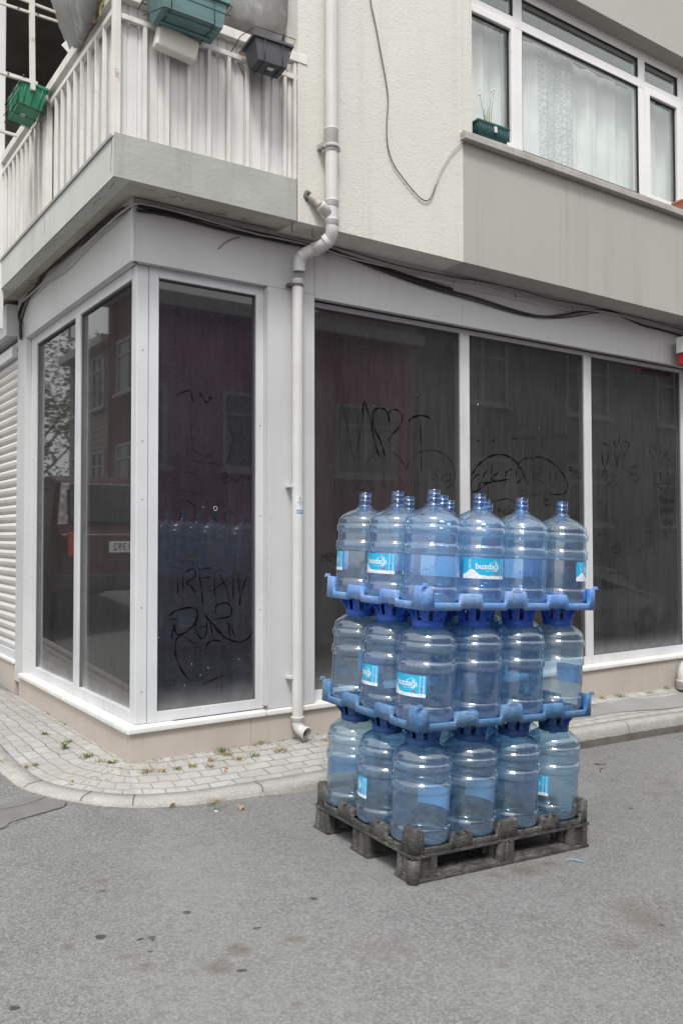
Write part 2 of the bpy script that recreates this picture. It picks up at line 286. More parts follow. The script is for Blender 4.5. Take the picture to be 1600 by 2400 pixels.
# asphalt with its own stains
def road_mat():
    t = NT('asphalt'); v = t.mapping(src='World')
    a = t.mix(t.ramp(t.noise(v, 0.9, 7, 0.68), 0.38, 0.62), (0.205, 0.205, 0.202), (0.135, 0.135, 0.133))
    a = t.mix(t.ramp(t.noise(v, 3.2, 6, 0.75), 0.52, 0.7, 0, 0.55), a, (0.13, 0.126, 0.12))
    a = t.mix(t.ramp(t.noise(v, 70, 3, 0.8), 0.42, 0.60, 0, .95), a, (0.265, 0.264, 0.26))
    vo = t.n('ShaderNodeTexVoronoi'); t.link(v, vo.inputs['Vector']); vo.inputs['Scale'].default_value = 165.0
    rnd = t.n('ShaderNodeSeparateColor', Color=vo.outputs['Color'])
    dk = t.math('MULTIPLY', t.math('LESS_THAN', vo.outputs['Distance'], 0.40), t.math('GREATER_THAN', rnd.outputs['Red'], 0.60))
    a = t.mix(t.math('MULTIPLY', dk, t.ramp(t.noise(v, 1.2, 4), 0.40, 0.60, 0.15, 0.85)), a, (0.10, 0.096, 0.09))
    a = t.mix(t.ramp(t.noise(v, 22, 6, 0.8), 0.5, 0.68, 0, 0.6), a, (0.125, 0.12, 0.115))
    lt = t.math('MULTIPLY', t.math('LESS_THAN', vo.outputs['Distance'], 0.28), t.math('GREATER_THAN', rnd.outputs['Green'], 0.82))
    a = t.mix(t.math('MULTIPLY', lt, 0.55), a, (0.48, 0.47, 0.45))
    # stains: centre (x, y), radii, strength, colour
    G = t.n('ShaderNodeNewGeometry').outputs['Position']
    wob = t.n('ShaderNodeTexNoise'); t.link(G, wob.inputs['Vector']); wob.inputs['Scale'].default_value = 9.0; wob.inputs['Detail'].default_value = 5
    off = t.n('ShaderNodeVectorMath', operation='MULTIPLY_ADD'); t.link(wob.outputs['Color'], off.inputs[0]); off.inputs[1].default_value = (0.10, 0.10, 0); off.inputs[2].default_value = (-0.05, -0.05, 0)
    P = t.n('ShaderNodeVectorMath', operation='ADD'); t.link(G, P.inputs[0]); t.link(off.outputs[0], P.inputs[1])
    for (u, vv, wpx, dm, st, cc) in STAINS:
        c0 = ground(u, vv); ux = (ground(u + wpx, vv) - c0); L = max(0.01, ux.length); vy = (ground(u, vv - wpx * 0.3) - c0)
        m = t.n('ShaderNodeVectorMath', operation='SUBTRACT'); t.link(P.outputs[0], m.inputs[0]); m.inputs[1].default_value = (c0.x, c0.y, 0)
        mp = t.n('ShaderNodeMapping'); mp.vector_type = 'POINT'; mp.inputs['Rotation'].default_value = (0, 0, -math.atan2(ux.y, ux.x)); mp.inputs['Scale'].default_value = (1, 1, 0)
        t.link(m.outputs[0], mp.inputs['Vector'])
        sc2 = t.n('ShaderNodeVectorMath', operation='MULTIPLY'); t.link(mp.outputs[0], sc2.inputs[0]); sc2.inputs[1].default_value = (1 / L, 1 / (L * dm), 0)
        ln = t.n('ShaderNodeVectorMath', operation='LENGTH'); t.link(sc2.outputs[0], ln.inputs[0])
        f = t.ramp(ln.outputs['Value'], 1.12, 0.85 if cc is DK else 0.35, 0, min(1.0, st * 1.5))
        f = t.math('MULTIPLY', t.math('MAXIMUM', f, 0), t.ramp(t.noise(v, 40, 4), 0.3, 0.6, 0.5, 1))
        a = t.mix(f, a, cc)
    h = t.math('ADD', t.noise(v, 120, 3, 0.7), t.math('MULTIPLY', vo.outputs['Distance'], 0.6))
    return t.done(t.principled(Base_Color=a, Roughness=0.85, Spec=0.25, Normal=t.bump(h, 0.7, 0.006)))

# ------------------------------------------------------------------ ground heights
def road_z(x, y):
    x = max(-20.0, min(20.0, x)); y = max(-20.0, min(25.0, y))
    e = 0.045 * 0.5 * (y + math.sqrt(y * y + 0.16)) * (1.0 / (1.0 + math.exp((x + 0.1) * 2.0)))
    return -0.1001 - 0.04568 * x + 0.01868 * y + e
def ground(u, v, h=0.0):
    d = ray(u, v); p = CAM.copy(); s = 1.0 / FPX
    t0, t1 = 0.5, 60.0
    for _ in range(50):
        tm = (t0 + t1) / 2; q = CAM + d * (tm * s)
        if q.z > road_z(q.x, q.y) + h: t0 = tm
        else: t1 = tm
    return CAM + d * (t0 * s)
BR = (0.13, 0.105, 0.085); DK = (0.045, 0.042, 0.04)
STAINS = [(240, 2196, 14, 0.8, 0.85, DK), (441, 2138, 15, 0.7, 0.8, DK), (605, 2177, 11, 0.7, 0.85, DK), (733, 2107, 11, 0.7, 0.85, DK), (333, 2203, 10, .7, .7, DK), (362, 2203, 10, .7, .6, DK),
          (348, 2227, 12, .6, .6, DK), (34, 2362, 16, .7, .8, DK), (560, 2225, 34, 1.1, .5, BR), (520, 2268, 45, 1.0, .5, BR), (570, 2278, 12, .7, .6, DK), (692, 2200, 30, .9, .45, BR),
          (150, 2218, 20, .8, .55, BR), (243, 2088, 12, .8, .4, DK), (230, 2064, 22, .8, .35, BR), (1235, 2038, 44, 1.1, .55, BR), (1280, 2024, 24, .8, .5, BR), (1160, 2052, 26, .7, .4, BR),
          (1110, 2082, 24, .7, .3, BR), (1505, 2150, 70, 1.6, .38, BR), (1450, 2210, 40, 1.0, .3, BR), (1551, 2165, 8, .8, .85, DK), (1405, 1791, 10, .7, .8, DK), (1471, 1894, 8, .7, .8, DK),
          (1172, 2260, 14, .8, .4, BR), (900, 2225, 90, .6, .22, BR), (340, 2270, 26, .9, .35, BR), (297, 2240, 24, .9, .35, BR), (1530, 1860, 30, .7, .3, BR), (1560, 1838, 34, .6, .3, BR), (690, 2355, 16, .9, .5, BR)]
M['road'] = road_mat()

def paver_mat():
    t = NT('concrete_pavers'); uv = t.tc.outputs['UV']; v = t.mapping(src='World')
    nz = t.n('ShaderNodeTexNoise'); t.link(uv, nz.inputs['Vector']); nz.inputs['Scale'].default_value = 6.0
    ad = t.n('ShaderNodeVectorMath', operation='MULTIPLY_ADD'); t.link(nz.outputs['Color'], ad.inputs[0]); ad.inputs[1].default_value = (0.05, 0.045, 0); t.link(uv, ad.inputs[2])
    br = t.n('ShaderNodeTexBrick'); t.link(ad.outputs[0], br.inputs['Vector']); br.inputs['Scale'].default_value = 1.0
    br.inputs['Brick Width'].default_value = 0.145; br.inputs['Row Height'].default_value = 0.086; br.inputs['Mortar Size'].default_value = 0.0048; br.inputs['Mortar Smooth'].default_value = 0.35
    br.inputs['Color1'].default_value = (0.47, 0.465, 0.45, 1); br.inputs['Color2'].default_value = (0.385, 0.38, 0.37, 1); br.inputs['Mortar'].default_value = (0.25, 0.24, 0.215, 1); br.inputs['Bias'].default_value = 0.1
    a = t.mix(t.ramp(t.noise(v, 2.2, 6, 0.7), 0.42, 0.66, 0, 0.75), br.outputs['Color'], (0.33, 0.305, 0.265))
    a = t.mix(t.ramp(t.noise(v, 11, 5, 0.75), 0.5, 0.72, 0, 0.6), a, (0.27, 0.255, 0.225))
    a = t.mix(t.ramp(t.noise(v, 170, 2), 0.4, 0.75, 0, 0.5), a, (0.24, 0.235, 0.225))
    moss = t.math('MULTIPLY', br.outputs['Fac'], t.ramp(t.noise(v, 5, 4), 0.54, 0.62, 0, .7))
    a = t.mix(moss, a, (0.14, 0.145, 0.08))
    h = t.math('SUBTRACT', t.math('MULTIPLY', t.noise(v, 90, 3), 0.25), br.outputs['Fac'])
    return t.done(t.principled(Base_Color=a, Roughness=0.9, Spec=0.2, Normal=t.bump(h, 0.7, 0.008)))
M['paver'] = paver_mat()
M['kerb'] = simple('granite_kerb', (0.47, 0.455, 0.43), 0.9, (0.36, 0.35, 0.33), 7, 0.2, bump=0.9, bscale=85, bdist=.007, fine=0.8, dirt=((0.2, 0.18, 0.14), 0.5, 4, 0.58))
M['patch'] = simple('smooth_asphalt_patch', (0.29, 0.285, 0.275), 0.9, (0.25, 0.245, 0.24), 4, 0.2, bump=0.3, bscale=150, fine=0.3)
M['darkpatch'] = simple('dark_asphalt_patch', (0.215, 0.212, 0.208), 0.9, (0.165, 0.163, 0.16), 6, 0.2, bump=0.8, bscale=110, fine=0.7)
M['litter'] = simple('soil_litter', (0.24, 0.2, 0.14), 0.95, (0.36, 0.3, 0.2), 30)

# ------------------------------------------------------------------ mesh helpers
class MB:
    def __init__(s): s.v = []; s.f = []; s.mi = []; s.uv = {}; s.sm = []
    def add(s, vs, fs, mi=0, smooth=False):
        o = len(s.v); s.v += [tuple(p) for p in vs]
        for f in fs: s.f.append(tuple(i + o for i in f)); s.mi.append(mi); s.sm.append(smooth)
        return o
    def box(s, x0, x1, y0, y1, z0, z1, mi=0):
        x0, x1 = min(x0, x1), max(x0, x1); y0, y1 = min(y0, y1), max(y0, y1); z0, z1 = min(z0, z1), max(z0, z1)
        s.add([(x0, y0, z0), (x1, y0, z0), (x1, y1, z0), (x0, y1, z0), (x0, y0, z1), (x1, y0, z1), (x1, y1, z1), (x0, y1, z1)],
              [(0, 3, 2, 1), (4, 5, 6, 7), (0, 1, 5, 4), (1, 2, 6, 5), (2, 3, 7, 6), (3, 0, 4, 7)], mi); return s
    def prism(s, poly, z0, z1, mi=0):          # poly: ccw (x,y)
        n = len(poly); vs = [(x, y, z0) for x, y in poly] + [(x, y, z1) for x, y in poly]
        fs = [tuple(range(n - 1, -1, -1)), tuple(range(n, 2 * n))] + [(i, (i + 1) % n, n + (i + 1) % n, n + i) for i in range(n)]
        s.add(vs, fs, mi); return s
    def lathe(s, prof, segs=40, c=(0, 0, 0), mi=0, smooth=True, cap0=False, cap1=False):
        vs = []; n = len(prof)
        for r, z in prof:
            for k in range(segs):
                a = 2 * math.pi * k / segs; vs.append((c[0] + r * math.cos(a), c[1] + r * math.sin(a), c[2] + z))
        fs = []
        for i in range(n - 1):
            for k in range(segs):
                k2 = (k + 1) % segs; fs.append((i * segs + k, i * segs + k2, (i + 1) * segs + k2, (i + 1) * segs + k))
        if cap0: fs.append(tuple(range(segs - 1, -1, -1)))
        if cap1: fs.append(tuple((n - 1) * segs + k for k in range(segs)))
        s.add(vs, fs, mi, smooth); return s
    def tube(s, pts, r, segs=8, mi=0, closed=False, cap=True):
        pts = [Vector(p) for p in pts]; n = len(pts); rr = r if isinstance(r, (list, tuple)) else [r] * n
        vs = []; prev = None
        for i, p in enumerate(pts):
            if closed: t = (pts[(i + 1) % n] - pts[i - 1])
            else: t = (pts[min(n - 1, i + 1)] - pts[max(0, i - 1)])
            t.normalize()
            if prev is None: a = t.orthogonal().normalized()
            else:
                a = prev - t * prev.dot(t)
                a = a.normalized() if a.length > 1e-6 else t.orthogonal().normalized()
            prev = a; b = t.cross(a)
            for k in range(segs):
                an = 2 * math.pi * k / segs; vs.append(p + (a * math.cos(an) + b * math.sin(an)) * rr[i])
        fs = []
        for i in range(n if closed else n - 1):
            j = (i + 1) % n
            for k in range(segs):
                k2 = (k + 1) % segs; fs.append((i * segs + k, i * segs + k2, j * segs + k2, j * segs + k))
        if cap and not closed: fs += [tuple(range(segs - 1, -1, -1)), tuple((n - 1) * segs + k for k in range(segs))]
        s.add(vs, fs, mi, segs > 5); return s
    def bar(s, p, q, r, segs=8, mi=0): return s.tube([p, q], r, segs, mi)
    def build(s, name, mats, parent=None, bevel=0.0, segs=2, mat=None):
        me = D.meshes.new(name); me.from_pydata(s.v, [], s.f)
        for p, mi, sm in zip(me.polygons, s.mi, s.sm): p.material_index = mi; p.use_smooth = sm
        for m in (mats if isinstance(mats, (list, tuple)) else [mats]): me.materials.append(m)
        if bevel:
            bm = bmesh.new(); bm.from_mesh(me)
            es = [e for e in bm.edges if len(e.link_faces) == 2 and e.calc_face_angle(0) > 0.5]
            bmesh.ops.bevel(bm, geom=es, offset=bevel, segments=segs, affect='EDGES', profile=0.6, clamp_overlap=True)
            bm.to_mesh(me); bm.free()
        me.validate(); me.update()
        o = D.objects.new(name, me); C.objects.link(o)
        if parent: o.parent = parent
        return o
def tag(o, label=None, cat=None, group=None, kind=None):
    if label: o['label'] = label
    if cat: o['category'] = cat
    if group: o['group'] = group
    if kind: o['kind'] = kind
    return o
def empty(name, loc=(0, 0, 0), label=None, cat=None, group=None):
    o = D.objects.new(name, None); C.objects.link(o); o.location = loc; o.empty_display_size = 0.1
    return tag(o, label, cat, group)
def rel(o, parent):          # parts were built in world space: keep them there under a moved empty
    o.parent = parent; o.matrix_parent_inverse = Matrix.Translation(parent.location).inverted(); return o
def copy_tree(o, parent=None):
    c = o.copy(); C.objects.link(c)
    if parent: c.parent = parent; c.matrix_parent_inverse = o.matrix_parent_inverse.copy()
    for ch in [x for x in D.objects if x.parent == o]: copy_tree(ch, c)
    return c
def crom(pts, n=6):
    pts = [Vector(p) for p in pts]
    if len(pts) < 3: return pts
    out = []; P = [pts[0] * 2 - pts[1]] + pts + [pts[-1] * 2 - pts[-2]]
    for i in range(1, len(P) - 2):
        for k in range(n):
            t = k / n; a, b, c_, d = P[i - 1], P[i], P[i + 1], P[i + 2]
            out.append(0.5 * ((2 * b) + (c_ - a) * t + (2 * a - 5 * b + 4 * c_ - d) * t * t + (3 * b - a - 3 * c_ + d) * t ** 3))
    out.append(pts[-1]); return out
_fc = {}
def text2d(s, size=1.0, bold=0.0):
    """outline of a word as flat vertices and faces"""
    if (s, bold) not in _fc:
        cu = D.curves.new('tmp_text', 'FONT'); cu.body = s; cu.size = 1.0; cu.resolution_u = 3; cu.offset = bold
        ob = D.objects.new('tmp_text', cu); C.objects.link(ob)
        dg = bpy.context.evaluated_depsgraph_get(); me = D.meshes.new_from_object(ob.evaluated_get(dg))
        vs = [(v.co.x, v.co.y) for v in me.vertices]; fs = [tuple(p.vertices) for p in me.polygons]
        D.objects.remove(ob); D.curves.remove(cu); D.meshes.remove(me)
        _fc[(s, bold)] = (vs, fs)
    vs, fs = _fc[(s, bold)]
    return [(x * size, y * size) for x, y in vs], fs

# ================================================================== GROUND
def axis(lo, hi, near, step):
    a = []; x = -near
    while x <= near + 1e-6: a.append(x); x += step
    f = near; g = step
    while f < hi: g *= 1.5; f = min(hi, f + g); a.append(f); a.insert(0, -f)
    return a
xs = axis(-300, 300, 8, 0.25); ys = xs
mb = MB(); nx = len(xs)
mb.add([(x, y, road_z(x, y)) for y in ys for x in xs], [(j * nx + i, j * nx + i + 1, (j + 1) * nx + i + 1, (j + 1) * nx + i) for j in range(nx - 1) for i in range(nx - 1)], 0, True)
road = tag(mb.build('road', M['road']), kind='structure')

KP = [(-0.70, 14), (-0.68, 8), (-0.66, 4), (-0.65, 2), (-0.635, 1.0), (-0.62, 0.45), (-0.59, 0.12), (-0.51, -0.09), (-0.38, -0.29), (-0.18, -0.47), (0.09, -0.56), (0.35, -0.578), (0.62, -0.59), (0.90, -0.625), (2.0, -0.61), (3.25, -0.585), (4.0, -0.552), (4.62, -0.53), (7, -0.5), (14, -0.45), (30, -0.4)]
KH = [.07, .07, .05, .04, .03, .022, .022, .024, .028, .034, .04, .045, .055, .075, .115, .135, .14, .14, .14, .14, .14]
kp = crom([(x, y, h) for (x, y), h in zip(KP, KH)], 14)
def offs(pts, d):
    out = []
    for i, p in enumerate(pts):
        t = (pts[min(len(pts) - 1, i + 1)] - pts[max(0, i - 1)]); t = Vector((t.x, t.y, 0)).normalized()
        out.append(Vector((p.x - t.y * d, p.y + t.x * d, p.z)))
    return out
def kz(p, h): return road_z(p.x, p.y) + h
inner = offs(kp, 0.125)
# kerb stones
KS = [0]; L = 0
for i in range(1, len(kp)):
    L += (kp[i].xy - kp[i - 1].xy).length
    KS.append(L)
mb = MB(); prof = lambda h: [(0.0, -0.08), (-0.004 if h > .09 else 0.001, h * .42), (0.004, h - 0.028 if h > .05 else h * .45), (0.012, h - 0.01), (0.028, h), (0.119, h + 0.002), (0.1225, h - 0.012), (0.1225, -0.08)]
rows = []
for i, p in enumerate(kp):
    t = (kp[min(len(kp) - 1, i + 1)] - kp[max(0, i - 1)]); t = Vector((t.x, t.y, 0)).normalized(); nrm = Vector((-t.y, t.x, 0))
    rows.append([Vector((p.x, p.y, road_z(p.x, p.y))) + nrm * (a + 0.004 * noise.noise(Vector((p.x * 4, p.y * 4, 0))) + 0.004 * noise.noise(Vector((p.x * 19, p.y * 19, b * 9)))) + Vector((0, 0, b + (0.0035 * noise.noise(Vector((p.x * 13, p.y * 13, 5 + b * 7))) if 0 < b and a < .1 else 0))) for a, b in prof(p.z)])
m_ = len(rows[0]); vs = [q for r in rows for q in r]
mb.add(vs, [(i * m_ + k, i * m_ + k + 1, (i + 1) * m_ + k + 1, (i + 1) * m_ + k)[::-1] for i in range(len(rows) - 1) for k in range(m_ - 1)], 0, True)
for q in range((len(rows) - 1) * (m_ - 1)):
    if q % (m_ - 1) == 0 and rows[q // (m_ - 1)][0].x > 0.9: mb.mi[q] = 1
kerb = tag(mb.build('kerb', [M['kerb'], simple('dark_brown_kerb_foot', (0.17, 0.155, 0.135), 0.9, (0.11, 0.10, 0.088), 8, 0.2, bump=0.6, bscale=70)]), kind='structure')  # lowest face right of the corner gets a darker brown
# joints between kerb stones (dark gaps)
mb = MB()
for (u, v, h) in [(637, 1856, .05), (1497, 1700, .14), (312, 1883, .03), (184, 1872, .028), (44, 1843, .022), (905, 1830, .07)]:
    g = ground(u, v, h); i = min(range(len(kp)), key=lambda k: (kp[k].xy - g.xy).length)
    t = Vector((kp[i + 1].x - kp[i - 1].x, kp[i + 1].y - kp[i - 1].y, 0)).normalized(); nrm = Vector((-t.y, t.x, 0)); p = kp[i]
    b = Vector((p.x, p.y, road_z(p.x, p.y)))
    pr_ = [b + nrm * (a - (0.002 if a < .03 else 0)) + Vector((0, 0, z + 0.0025)) for a, z in prof(p.z)[1:6]]
    w_ = t * 0.0028
    mb.add([q - w_ for q in pr_] + [q + w_ for q in pr_], [(k, k + 1, k + 6, k + 5) for k in range(4)], 0)
rel(mb.build('kerb_joint', M['twig']), kerb)

# pavement between kerb and wall
def wall_pt(s_pt):
    x, y = s_pt.x, s_pt.y
    if y > 0.35: return Vector((0.0, y - 0.1, 0))
    if x > 0.45: return Vector((x, 0.0, 0))
    # corner fan: blend along the quarter turn
    a = math.atan2(-(y - 0.0), -(x - 0.0)) if False else 0
    k = (x - (-0.6)) / (0.45 + 0.6)
    if k < 0.5: return Vector((0.0, 0.25 * (1 - k / 0.5) , 0))
    return Vector((0.45 * (k - 0.5) / 0.5, 0.0, 0))
def wall_z(p):
    if p.x <= 0.001: return 0.0 + (0.055 * p.y if p.y < .5 else 0.0275 + 0.084 * (p.y - 0.5)) if p.y < 2.2 else 0.1703 + 0.05 * (p.y - 2.2)
    if p.x < 1.3: return 0.002
    return 0.002 - 0.024 * (p.x - 1.3) if p.x < 4.2 else -0.0676 - 0.012 * (p.x - 4.2)
NS = 14; vs = []; uvs = []
for i, p in enumerate(inner):
    a = Vector((p.x, p.y, kz(kp[i], kp[i].z) - 0.004)); b = wall_pt(p); b.z = wall_z(b)
    b = b + (b - a) * 0.03; 
    for k in range(NS + 1):
        t = k / NS; q = a.lerp(b, t); q.z = a.z + (wall_z(b if True else b) - a.z) * t
        q.z += 0.004 * noise.noise(Vector((q.x * 2.5, q.y * 2.5, 0)))
        vs.append(q); uvs.append((KS[i], (q - a).length))
mb = MB(); mb.add(vs, [(i * (NS + 1) + k, (i + 1) * (NS + 1) + k, (i + 1) * (NS + 1) + k + 1, i * (NS + 1) + k + 1) for i in range(len(inner) - 1) for k in range(NS)], 0, True)
pv = mb.build('pavement', M['paver']); pv['kind'] = 'structure'
ul = pv.data.uv_layers.new(name='UVMap')
for lp in pv.data.loops: ul.data[lp.index].uv = uvs[lp.vertex_index]
def pave_z(x, y):
    best = None
    for q in vs:
        d = (q.x - x) ** 2 + (q.y - y) ** 2
        if best is None or d < best[0]: best = (d, q.z)
    return best[1]
PV = [Vector(q) for q in vs]
def pave_hit(u, v):
    d = ray(u, v).normalized()
    z = -0.03; 
    for _ in range(6):
        p = CAM + d * ((z - CAM.z) / d.z); z = pave_z(p.x, p.y)
    return Vector((p.x, p.y, z))
# cement and asphalt repairs lying on the pavement
def patch(name, pts, mat, lift=0.005, on=pave_z):
    c0 = sum((Vector(p) for p in pts), Vector()) / len(pts)
    ring = crom(list(pts) + [pts[0]], 4)[:-1]
    mb = MB(); N = len(ring); vv = []
    for k in range(7):
        t = 1 - k / 7
        for q in ring:
            r = c0.lerp(q, t); vv.append((r.x, r.y, on(r.x, r.y) + lift))
    vv.append((c0.x, c0.y, on(c0.x, c0.y) + lift))
    fs = [(k * N + i, k * N + (i + 1) % N, (k + 1) * N + (i + 1) % N, (k + 1) * N + i) for k in range(6) for i in range(N)]
    fs += [(6 * N + i, 6 * N + (i + 1) % N, 7 * N) for i in range(N)]
    mb.add(vv, fs, 0, True); o = mb.build(name, mat); o['kind'] = 'structure'; return o
strip = [Vector((3.3, -0.30, 0)), Vector((4.2, -0.31, 0)), Vector((5.5, -0.32, 0)), Vector((7.5, -0.33, 0)), Vector((7.5, -0.12, 0)), Vector((5.5, -0.11, 0)), Vector((4.2, -0.10, 0)), Vector((3.4, -0.09, 0))]
mbs = MB(); n_ = 40; vv = []
for i in range(n_ + 1):
    x = 3.3 + i * 0.13
    for j in range(5):
        y = -0.325 + 0.018 * math.sin(x * 5) + (0.20 + 0.02 * math.sin(x * 7 + 1)) * j / 4
        a = next(k for k in range(len(inner)) if inner[k].x > x and inner[k].y < 0.3); 
        pa, pb = inner[a - 1], inner[a]; tt = (x - pa.x) / max(1e-6, pb.x - pa.x); yk = pa.y + (pb.y - pa.y) * tt; zk = kz(kp[a - 1].lerp(kp[a], tt), kp[a - 1].z * (1 - tt) + kp[a].z * tt)
        zw = wall_z(Vector((x, 0, 0))); z = zk + (zw - zk) * (y - yk) / (0 - yk)
        vv.append((x, y, z + 0.0035 + (0.002 if 0 < j < 4 else -.002)))
mbs.add(vv, [(i * 5 + j, (i + 1) * 5 + j, (i + 1) * 5 + j + 1, i * 5 + j + 1) for i in range(n_) for j in range(4)], 0, True)
o = mbs.build('pavement_repair_strip', M['patch']); o['kind'] = 'structure'
# darker asphalt patch in the left street, with the crack along it
pts = [ground(u, v) for u, v in [(-60, 1905), (0, 1888), (60, 1870), (110, 1872), (155, 1880), (150, 1892), (110, 1905), (60, 1918), (25, 1930), (0, 1946), (-60, 1952)]]
patch('asphalt_patch', pts, M['darkpatch'], 0.004, road_z)
def ribbon(mb, pts, wd, nrm, mi=0):
    pts = [Vector(p) for p in pts]; vs = []; n = len(pts)
    for i, p in enumerate(pts):
        t = (pts[min(n - 1, i + 1)] - pts[max(0, i - 1)]).normalized(); s_ = t.cross(nrm).normalized() * (wd[i] if isinstance(wd, (list, tuple)) else wd)
        vs += [p - s_, p + s_]
    mb.add(vs, [(2 * i, 2 * i + 1, 2 * i + 3, 2 * i + 2) for i in range(n - 1)], mi)
mb = MB()
for path in ([(155, 1880), (152, 1892), (128, 1899), (100, 1908), (70, 1917), (45, 1927), (30, 1936), (5, 1944), (-60, 1955)], [(0, 1900), (40, 1893), (80, 1882), (105, 1871)]):
    pp = crom([ground(u, v) for u, v in path], 5)
    pp = [Vector((p.x + 0.006 * noise.noise(p * 40), p.y + 0.006 * noise.noise(p * 37), road_z(p.x, p.y) + 0.008)) for p in pp]
    ribbon(mb, pp, [0.001 + 0.002 * abs(noise.noise(p * 20)) for p in pp], Vector((0, 0, 1)))
rel(mb.build('crack', M['dark_gap']), road)

# ================================================================== BUILDING
B_ = empty('apartment_building', (0, 0, 0), 'grey and cream apartment building with a glazed shop front on the street corner', 'building')
YO, XO = -0.27, -0.21            # face of the overhanging upper floors
ZF = 2.965                       # underside of the shop fascia
ZS = 3.34                        # soffit above the fascia
ZO = 3.322                       # lower edge of the overhang
def P(name, mb, mat, bevel=0.0, parent=B_, label=None, segs=2):
    o = mb.build(name, mat, parent, bevel, segs)
    if label: o['label'] = label
    return o
# body behind the shop front (dark, closes the volume)
P('wall', MB().box(0.35, 12, 0.35, 10, -0.6, 3.3), M['dark_wall'], label='dark inner wall behind the shop glass')
# plinth and sill
mb = MB()
xs_ = [0.0, 0.80, 1.78, 2.75, 3.82, 4.80, 5.8, 6.8, 7.8, 8.8, 9.8, 10.8, 12.0]
for a, b in zip(xs_[:-1], xs_[1:]): mb.box(a + 0.0012, b - 0.0012, 0.0, 0.05, -0.5, 0.168)
ys_ = [0.05, 0.98, 1.95, 2.52]
for a, b in zip(ys_[:-1], ys_[1:]): mb.box(0.0, 0.05, a + 0.0012, b - 0.0012, -0.5, 0.168)
mb.box(0.006, 11.99, 0.006, 0.3, -0.5, 0.165); mb.box(0.006, 0.3, 0.3, 2.51, -0.5, 0.165)
P('plinth', mb, M['plinth'], 0.0015)
mb = MB()
for a, b in ((-0.020, 0.905), (0.909, 1.97), (1.974, 3.62), (3.624, 5.3), (5.304, 12.0)): mb.box(a, b, -0.022, 0.045 if a < .5 else 0.30, 0.170, 0.207)
P('sill', mb, M['marble'], 0.012, segs=3)
mb = MB()
for a, b in ((0.0465, 1.22), (1.224, 2.46)): mb.box(-0.022, 0.30, a, b, 0.170, 0.207)
P('sill', mb, M['marble'], 0.012, segs=3)
# fascia panels
mb = MB(); mb.box(0.018, 1.283, 0.0, 0.05, ZF, ZS + .01); P('fascia', mb, M['alu'], 0.002)
mb = MB(); mb.box(0.921, 1.283, -0.002, 0.14, 0.21, ZF - 0.002); P('pilaster', mb, M['alu'], 0.002)
mb = MB(); mb.box(1.287, 2.640, 0.001, 0.05, 2.945, ZS + .01); mb.box(2.643, 5.20, 0.001, 0.05, 2.945, ZS + .01); mb.box(5.203, 12.0, 0.001, 0.05, 2.945, ZS + .01); P('fascia', mb, M['alu'], 0.001)
mb = MB(); mb.box(0.0, 0.05, 0.018, 2.40, ZF, ZS + .01); P('fascia', mb, M['alu'], 0.002)
mb = MB(); mb.box(-0.003, 0.016, -0.003, 0.016, ZF - 0.004, ZS + .01); P('corner_trim', mb, M['frame'], 0.002)
mb = MB(); mb.box(0.002, 0.2, 2.402, 2.66, 0.12, ZS); P('pilaster', mb, M['alu'], 0.004)
mb = MB(); mb.box(0.05, 0.3, 0.05, 0.3, ZF + .01, ZS)
mb.box(0.3, 12, 0.05, 0.3, ZF + .01, ZS); mb.box(0.05, 0.3, 0.3, 2.4, ZF + .01, ZS)
P('lintel', mb, M['alu'])
# loose panel strip over the fascia (sits just proud, as in the photo)
mb = MB(); mb.box(0.0, 0.93, -0.016, -0.003, 3.26, ZS - 0.004); P('cover_strip', mb, M['spandrel'], 0.002)
mb = MB(); mb.box(1.40, 12, -0.010, -0.001, 3.235, ZS - 0.004); P('cover_strip', mb, M['alu'], 0.002)

# shop windows -----------------------------------------------------
def pane_y(name, x0, x1, z0, z1, y, mat, parent):
    mb = MB(); mb.box(x0, x1, y, y + 0.006, z0, z1); o = mb.build(name, mat, parent)
    uvl = o.data.uv_layers.new(name='UVMap')
    for lp in o.data.loops:
        c = o.data.vertices[lp.vertex_index].co; uvl.data[lp.index].uv = ((c.x - x0) / (x1 - x0), (c.z - z0) / (z1 - z0))
    return o
def pane_x(name, y0, y1, z0, z1, x, mat, parent):
    mb = MB(); mb.box(x, x + 0.006, y0, y1, z0, z1); o = mb.build(name, mat, parent)
    uvl = o.data.uv_layers.new(name='UVMap')
    for lp in o.data.loops:
        c = o.data.vertices[lp.vertex_index].co; uvl.data[lp.index].uv = ((y1 - c.y) / (y1 - y0), (c.z - z0) / (z1 - z0))
    return o
def screws(par, pts, nrm):
    m_ = MB(); m_.tube([-nrm * 0.002, nrm * 0.003], 0.0036, 8); o = m_.build('screw', M['cable_brown'], par)
    for k, p in enumerate(pts):
        q = o if k == 0 else o.copy()
        if k: C.objects.link(q)
        q.location = p
GZ0, GZ1 = 0.272, 2.905
